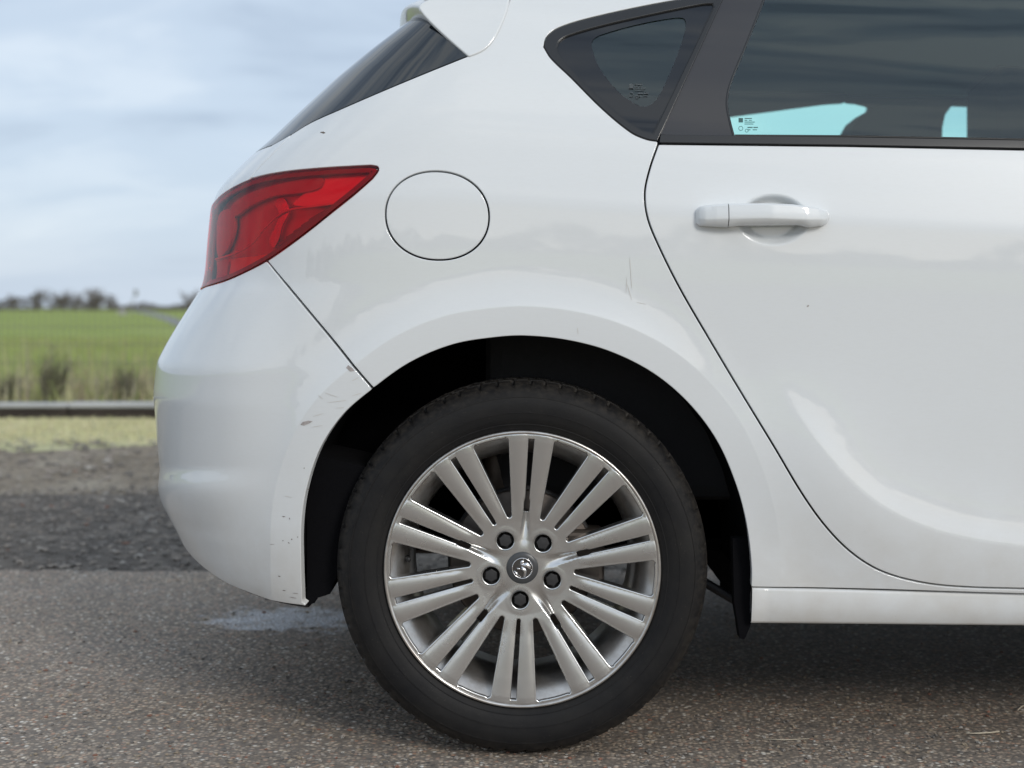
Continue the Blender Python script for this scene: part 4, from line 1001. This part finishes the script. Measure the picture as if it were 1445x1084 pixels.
# stones
def stones(name, n, fx, fy, fr, cols, zoff=0.0):
    me_v, me_f, mi = [], [], []
    O = np.array([(1, 0, 0), (-1, 0, 0), (0, 1, 0), (0, -1, 0), (0, 0, 1), (0, 0, -1), (.6, .6, .55), (-.6, .6, .5), (-.6, -.6, .55), (.6, -.6, .5)])
    Fo = [(0, 6, 4), (6, 2, 4), (2, 7, 4), (7, 1, 4), (1, 8, 4), (8, 3, 4), (3, 9, 4), (9, 0, 4), (0, 2, 6), (2, 1, 7), (1, 3, 8), (3, 0, 9)]
    for _ in range(n):
        r = fr(); a = random.uniform(0, 6.28); s = np.array([random.uniform(.7, 1.3), random.uniform(.6, 1.1), random.uniform(.35, .75)]) * r
        p = O * s * RNG.uniform(.75, 1.2, (10, 1)); c, q = math.cos(a), math.sin(a)
        p = np.stack([p[:, 0] * c - p[:, 1] * q, p[:, 0] * q + p[:, 1] * c, p[:, 2]], -1); x, y = fx(), fy()
        p += [x, y, zoff + s[2] * 0.25]; b = len(me_v); me_v += [tuple(v) for v in p]; me_f += [tuple(b + i for i in f) for f in Fo]; mi += [random.choices(range(len(cols)), [c[1] for c in cols])[0]] * len(Fo)
    o = mesh_obj(name, me_v, me_f, None, kind='stuff')
    for c in cols: o.data.materials.append(c[0])
    o.data.polygons.foreach_set('material_index', mi); return o
ST = [(m_plain('dark_stone', (0.14, 0.128, 0.115), .85, nscale=60, var=.4), 6), (m_plain('grey_stone', (0.26, 0.23, 0.20), .85, nscale=60, var=.4), 4), (m_plain('pale_stone', (0.32, 0.30, 0.27), .8, nscale=60, var=.3), 1.2), (m_plain('red_stone', (0.22, 0.11, 0.075), .85, nscale=60, var=.3), .12)]
tag(stones('gravel', 9000, lambda: random.uniform(-4.2, 0.6), lambda: random.uniform(Y1 - 0.03, Y2 + 0.25), lambda: random.choice([.005, .006, .008, .010, .014]) * random.uniform(.7, 1.2), ST, -0.004), 'dark loose chippings along the edge of the asphalt', 'gravel')
tag(stones('earth_stones', 2600, lambda: random.uniform(-6, 0.5), lambda: random.uniform(Y2, Y3 + 0.4), lambda: random.choice([.007, .010, .015, .024]) * random.uniform(.7, 1.2), ST, -0.008), 'small stones strewn over the bare brown earth', 'stones')
ST2 = [(ST[0][0], 3), (ST[1][0], 4), (m_plain('tan_chip', (0.27, 0.22, 0.16), .85, nscale=60, var=.3), 2.2), (ST[2][0], 1.5), (ST[3][0], .9)]
tag(stones('grit', 9000, lambda: random.uniform(-1.6, 1.5), lambda: -0.35 + abs(random.gauss(0, 1)) * 0.75 - 0.1, lambda: random.choice([.0016, .0022, .003, .004, .0055]) * random.uniform(.7, 1.1), ST2, 0.0), 'fine loose grit scattered over the asphalt', 'grit')
def twig(pts, r, label, mat):
    mb = MB(); mb.tube([((px - CX) * (gd(py) + D) / F, gd(py), 0.004 + h) for px, py, h in pts], r, 6); o = mb.build('twig', mat, None, True); tag(o, label, 'twig'); return o
tw = m_plain('pale_straw', (0.50, 0.44, 0.34), .8)
twig([(1363, 1038, 0), (1380, 1038.5, .001), (1398, 1037.5, .001), (1410, 1036.0, 0.001)], [.0011, .0014, .0013, .0016], 'short pale twig lying on the asphalt at lower right', tw)
twig([(1078, 1046, 0), (1110, 1047, 0), (1142, 1045.5, 0)], [.0006, .0008, .0005], 'thin pale stalk lying on the asphalt right of the tyre', tw)
twig([(1436, 1005, 0), (1442, 1001, .002), (1450, 997, 0)], [.001, .001, .0008], 'bent dry stalk at the right edge near the car shadow', tw)

# ------------------------------------------------------------------ low rail, weeds, field, hedge, trees, road
m_board = NT('weathered_board'); v_ = m_board.coord('World', (1, 8, 8)); f_ = m_board.noise(v_, 3.0, 6, .65); m_board.bsdf(m_board.ramp(f_, [(0.3, (0.30, 0.31, 0.32)), (0.7, (0.50, 0.50, 0.50))]), .7, normal=m_board.bump(f_, .3, .004))
m_beam = m_plain('dark_timber', (0.032, 0.024, 0.020), .9, nscale=8, bump=.4, var=.6)
yr = gd(588)
xsr = [-9.5, -6.1, -3.24, -0.35, 2.6, 5.4]
lb_ = ['low dark timber edging with pale top, far left end', 'low dark timber edging with pale top, left of the joint by the shrub', 'low dark timber edging with pale top, between the shrub and the bumper', 'low dark timber edging hidden behind the car', 'low dark timber edging beyond the front of the car']
for i in range(5):
    r_ = empty('timber_edging', (xsr[i], yr, 0), lb_[i], 'edging', 'timber edging along the verge')
    L = xsr[i + 1] - xsr[i] - 0.012; mb = MB(); mb.box(0, 0, -0.02, L, 0.10, 0.062); bevel(mb.build('beam', m_beam, r_), .006)
    mb = MB(); mb.box(-0.002, -0.016, 0.0625, L + 0.002, 0.13, 0.098 + (0.004 if i == 2 else 0)); bevel(mb.build('top_board', m_board.m, r_), .012, 3)
def blades(name, n, fx, fy, fh, wid, mats, lean=0.25, z0=-0.01):
    V, Fc, mi = [], [], []
    for _ in range(n):
        x, y, h = fx(), fy(), fh(); a = random.uniform(0, 6.28); l = random.uniform(0, lean) * h; dx, dy = math.cos(a) * l, math.sin(a) * l
        w = wid * random.uniform(.6, 1.4); b = random.uniform(0, 3.14); wx, wy = math.cos(b) * w, math.sin(b) * w; k = len(V)
        V += [(x - wx, y - wy, z0), (x + wx, y + wy, z0), (x + dx * .4 + wx * .7, y + dy * .4 + wy * .7, z0 + h * .55), (x + dx * .4 - wx * .7, y + dy * .4 - wy * .7, z0 + h * .55), (x + dx, y + dy, z0 + h)]
        Fc += [(k, k + 1, k + 2, k + 3), (k + 3, k + 2, k + 4)]; m_ = random.randrange(len(mats)); mi += [m_, m_]
    o = mesh_obj(name, V, Fc, None, kind='stuff')
    for m_ in mats: o.data.materials.append(m_)
    o.data.polygons.foreach_set('material_index', mi); return o
g1 = m_plain('grass_green', (0.29, 0.35, 0.10), .8); g2 = m_plain('grass_olive', (0.32, 0.32, 0.15), .8); g3 = m_plain('grass_straw', (0.56, 0.51, 0.33), .85); g4 = m_plain('stem_brown', (0.33, 0.25, 0.18), .9); g5 = m_plain('stem_grey', (0.27, 0.24, 0.20), .9); g6 = m_plain('moss_pale', (0.58, 0.57, 0.33), .9)
U = random.uniform
tag(blades('verge_grass', 16000, lambda: U(-5, .6), lambda: Y3 + .1 + (gd(590) - Y3 - .1) * U(0, 1) ** .8, lambda: U(.008, .035), .004, [g3, g3, g6, g6], .8), 'pale mossy grass in front of the timber edging', 'grass')
tag(blades('weeds', 15000, lambda: U(-9, 3), lambda: yr + .2 + 3.2 * U(0, 1), lambda: U(.06, .30) * U(.6, 1.2), .006, [g1, g1, g2, g2, g3, g4], .6), 'tangled green and brown weeds behind the timber edging', 'weeds')
tag(blades('dry_stems', 1700, lambda: U(-9, 3), lambda: yr + .25 + 2.2 * U(0, 1), lambda: U(.2, .62) * U(.6, 1.25), .0036, [g4, g5, g5, g3], .18), 'thin dry stems standing up from the weeds', 'dry stems')
tag(blades('field_grass', 30000, lambda: U(-14, 4), lambda: yr + 3 + 22 * U(0, 1) ** 1.4, lambda: U(.05, .13), .010, [g1, g1, g1, g2, g2], .6, -.02), 'short green crop growing across the field', 'grass')
def branches(p, d, L, r, lev, mb, spread=0.5, kids=4):
    q = p + d * L; mid = p + d * L * .5 + Vector((U(-1, 1), U(-1, 1), U(-.3, .3))) * L * .06
    mb.tube([p, mid, q], [r, r * .75, r * .5], 4 if lev > 1 else 3, cap=False)
    if lev <= 0: return
    for i in range(kids):
        t = U(.35, 1.0); s = p + (q - p) * t
        nd = (d + Vector((U(-1, 1), U(-1, 1), U(-.35, .9))) * spread).normalized()
        branches(s, nd, L * U(.45, .75), r * .45, lev - 1, mb, spread * 1.1, kids)
m_bark = m_plain('bark', (0.075, 0.062, 0.055), .9, nscale=3, var=.3); m_twig = m_plain('twigs', (0.20, 0.18, 0.17), .9, nscale=2, var=.3); m_shrub = m_plain('shrub_leaf', (0.19, 0.19, 0.11), .8, nscale=20, var=.5)  # twigs of the far trees lightened: distance haze put into their colour
def leafcloud(mb, c, r, n, size):
    for _ in range(n):
        while True:
            a = Vector((U(-1, 1), U(-1, 1), U(-1, 1)))
            if a.length < 1: break
        p = Vector(c) + Vector((a.x * r[0], a.y * r[1], a.z * r[2])); u = Vector((U(-1, 1), U(-1, 1), U(-1, 1))).normalized() * size * U(.5, 1.3); w = u.cross(Vector((U(-1, 1), U(-1, 1), U(-1, 1)))).normalized() * size * .6
        k = len(mb.v); mb.v += [tuple(p - u), tuple(p + w), tuple(p + u), tuple(p - w)]; mb.f.append((k, k + 1, k + 2, k + 3))
# shrubs behind the edging
def shrub(px, hh, wdt, y, label, n=700):
    x = (px - CX) * (y + D) / F; e = empty('shrub', (x, y, 0), label, 'shrub', 'shrubs behind the timber edging')
    mb = MB()
    for _ in range(9): branches(Vector((U(-.05, .05), U(-.05, .05), 0)), Vector((U(-.4, .4), U(-.3, .3), 1)).normalized(), hh * U(.4, .6), .006, 2, mb, .45, 4)
    mb.build('stems', m_bark, e)
    mb = MB(); leafcloud(mb, (0, 0, hh * .33), (wdt, wdt * .7, hh * .33), n, .012); leafcloud(mb, (0, 0, hh * .6), (wdt * .5, wdt * .4, hh * .36), n // 3, .010); mb.build('foliage', m_shrub, e)
shrub(76, .56, .10, yr + .5, 'dark upright shrub behind the joint of the timber edging')
shrub(178, .40, .20, yr + .7, 'low wide shrub behind the timber edging close to the bumper', 900)
shrub(14, .30, .16, yr + .8, 'small round shrub at the left edge behind the timber edging', 500)
# wire fence in the weeds
yf = yr + 1.1; fe = empty('wire_fence', (-5.0, yf, 0), 'thin grey wire mesh fence standing in the weeds behind the timber edging', 'fence')
wf = m_plain('dull_wire', (0.16, 0.155, 0.14), .7); mb = MB()
for k in range(190): x = k * .0505; mb.box(x, 0, 0, x + .0045, .0045, .80 + (0.012 if k % 2 else 0))
for k in range(6): mb.box(0, .005, .05 + .147 * k, 9.6, .009, .0545 + .147 * k)
o = mb.build('wire_mesh', wf, fe)
for k in range(5): mb = MB(); mb.box(k * 2.39, .01, 0, k * 2.39 + .035, .045, .84); mb.build('post', m_plain('fence_post', (0.14, 0.12, 0.10), .85), fe)
# bare trees on the horizon
YT = 300.0
protos = []
def tree(px, hpx, spr, label, proto=None):
    x = (px - CX) * (YT + D) / F; hh = hpx * 1.15 * (YT + D) / F; e = empty('bare_tree', (x, YT + U(-4, 10), -0.3), label, 'tree', 'bare trees along the field boundary')
    if proto is None:
        mb = MB(); mb.tube([(0, 0, 0), (U(-.1, .1), 0, 1.2), (U(-.15, .15), 0, 2.4)], [.26, .2, .14], 7); t_ = mb.build('trunk', m_bark, e, True)
        mb = MB()
        for _ in range(11): branches(Vector((0, 0, U(.5, 2.3))), Vector((U(-.6, .6), U(-.6, .6), 1)).normalized(), U(1.1, 2.1), .09, 3, mb, .55, 5)
        c_ = mb.build('crown', m_twig, e); zt = max(v.co.z for v in c_.data.vertices); protos.append((t_, c_, zt))
    else:
        for src in protos[proto][:2]:
            d_ = src.copy(); link(d_, None); d_.parent = e
        zt = protos[proto][2]
    k = hh / zt; e.scale = (k * spr, k * spr, k); e.rotation_euler.z = U(0, 6) if proto is not None else 0
tl = [(10, 25, 1.2, 'bare tree at the left edge of the horizon'), (33, 33, 1.1, 'tall rounded bare tree, second from the left on the horizon'), (72, 22, 1.3, 'low bare tree at the left end of the wide clump on the horizon'), (87, 31, 1.2, 'bare tree left of the middle of the wide clump on the horizon'), (103, 28, 1.1, 'bare tree just left of the highest gap in the clump'),
      (119, 32, 1.2, 'bare tree in the middle of the wide clump on the horizon'), (138, 31, 1.2, 'bare tree near the right end of the wide clump on the horizon'), (150, 22, 1.2, 'small bare tree at the right end of the wide clump'), (168, 15, 1.3, 'short bare tree just left of the thin leaning pole'), (268, 31, 1.2, 'bare tree beside the car bumper on the horizon'),
      (285, 24, 1.3, 'bare tree half hidden by the tail lamp on the horizon'), (57, 15, 1.2, 'lowest bare tree in the gap left of the wide clump')]
for i, (px, hp, sp, lab) in enumerate(tl):
    sp *= 1.25
    tree(px, hp, sp, lab, None if i < 3 else i % 3)
mb = MB(); 
for _ in range(7500):
    px = U(-260, 420); x = (px - CX) * (YT + D) / F; k = len(mb.v)
    hmax = 2.9 + .8 * math.sin(x * .35) + .4 * math.sin(x * .9)
    if px > 165: hmax = 1.3 + .5 * math.sin(x * .6)
    p = Vector((x, YT - 3 + U(-1.5, 1.5), U(-.2, hmax))); u = Vector((U(-1, 1), U(-.3, .3), U(-1, 1))) * U(.15, .5); w = Vector((U(-1, 1), 0, U(-1, 1))) * U(.08, .35)
    mb.v += [tuple(p - u), tuple(p + w), tuple(p + u), tuple(p - w)]; mb.f.append((k, k + 1, k + 2, k + 3))
tag(mb.build('far_hedge', m_plain('winter_hedge', (0.10, 0.088, 0.078), .9, nscale=.6, var=.5)), 'dark winter hedge along the far side of the field', 'hedge', kind='stuff')
mb = MB()
for _ in range(9000):
    x = U(-190, 190); p = Vector((x, -130 + U(-2, 2), U(0, 5.5 + 2.2 * math.sin(x * .13) + 1.5 * math.sin(x * .41)))); k = len(mb.v); u = Vector((U(-1, 1), 0, U(-1, 1))) * U(.6, 1.3); w = Vector((U(-1, 1), 0, U(-1, 1))) * U(.6, 1.2)
    mb.v += [tuple(p - u), tuple(p + w), tuple(p + u), tuple(p - w)]; mb.f.append((k, k + 1, k + 2, k + 3))
tag(mb.build('hedge_behind', m_plain('hedge_wood', (0.06, 0.055, 0.04), .9, nscale=.3, var=.5)), 'row of hedging and trees far behind the photographer', 'hedge', kind='stuff')
# far road with a pole
road_u = [(188, 436.5), (215, 440.5), (240, 446.5), (262, 454.5), (300, 468), (380, 500)]; road_l = [(186, 438.5), (211, 444.5), (233, 452), (253, 461.5), (288, 478), (360, 520)]
G3 = lambda px, py: ((px - CX) * (gd(py) + D) / F, gd(py), -0.004)
V = [G3(*p) for q in zip(road_u, road_l) for p in q]
mesh_obj('far_road', V, [(2 * i, 2 * i + 1, 2 * i + 3, 2 * i + 2) for i in range(len(road_u) - 1)], m_plain('far_tarmac', (0.22, 0.22, 0.23), .8, nscale=.5), kind='structure')
xp = (183 - CX) * (120 + D) / F
e = empty('leaning_pole', (xp, 120, 0), 'thin leaning pole with a small head beside the far road', 'pole')
mb = MB(); mb.tube([(0, 0, 0), (.15, 0, 1.1), (.5, 0, 1.95)], [.05, .04, .03], 6); mb.build('post', m_plain('grey_pole', (.3, .3, .3), .6), e)
mb = MB(); mb.box(.38, -.08, 1.75, .72, .08, 2.35); bevel(mb.build('head', m_plain('pole_head', (.25, .26, .28), .6), e), .06)
e = empty('marker_post', (xp + .15, 117, 0), 'short white marker board at the foot of the leaning pole', 'marker'); mb = MB(); mb.box(-.35, 0, .12, .35, .05, .55); mb.build('board', m_plain('white_board', (.36, .36, .35), .6), e); mb = MB(); mb.box(-.03, .05, 0, .03, .1, .5); mb.build('post', m_bark, e)
SC.cycles.max_bounces = 10; SC.cycles.transparent_max_bounces = 16
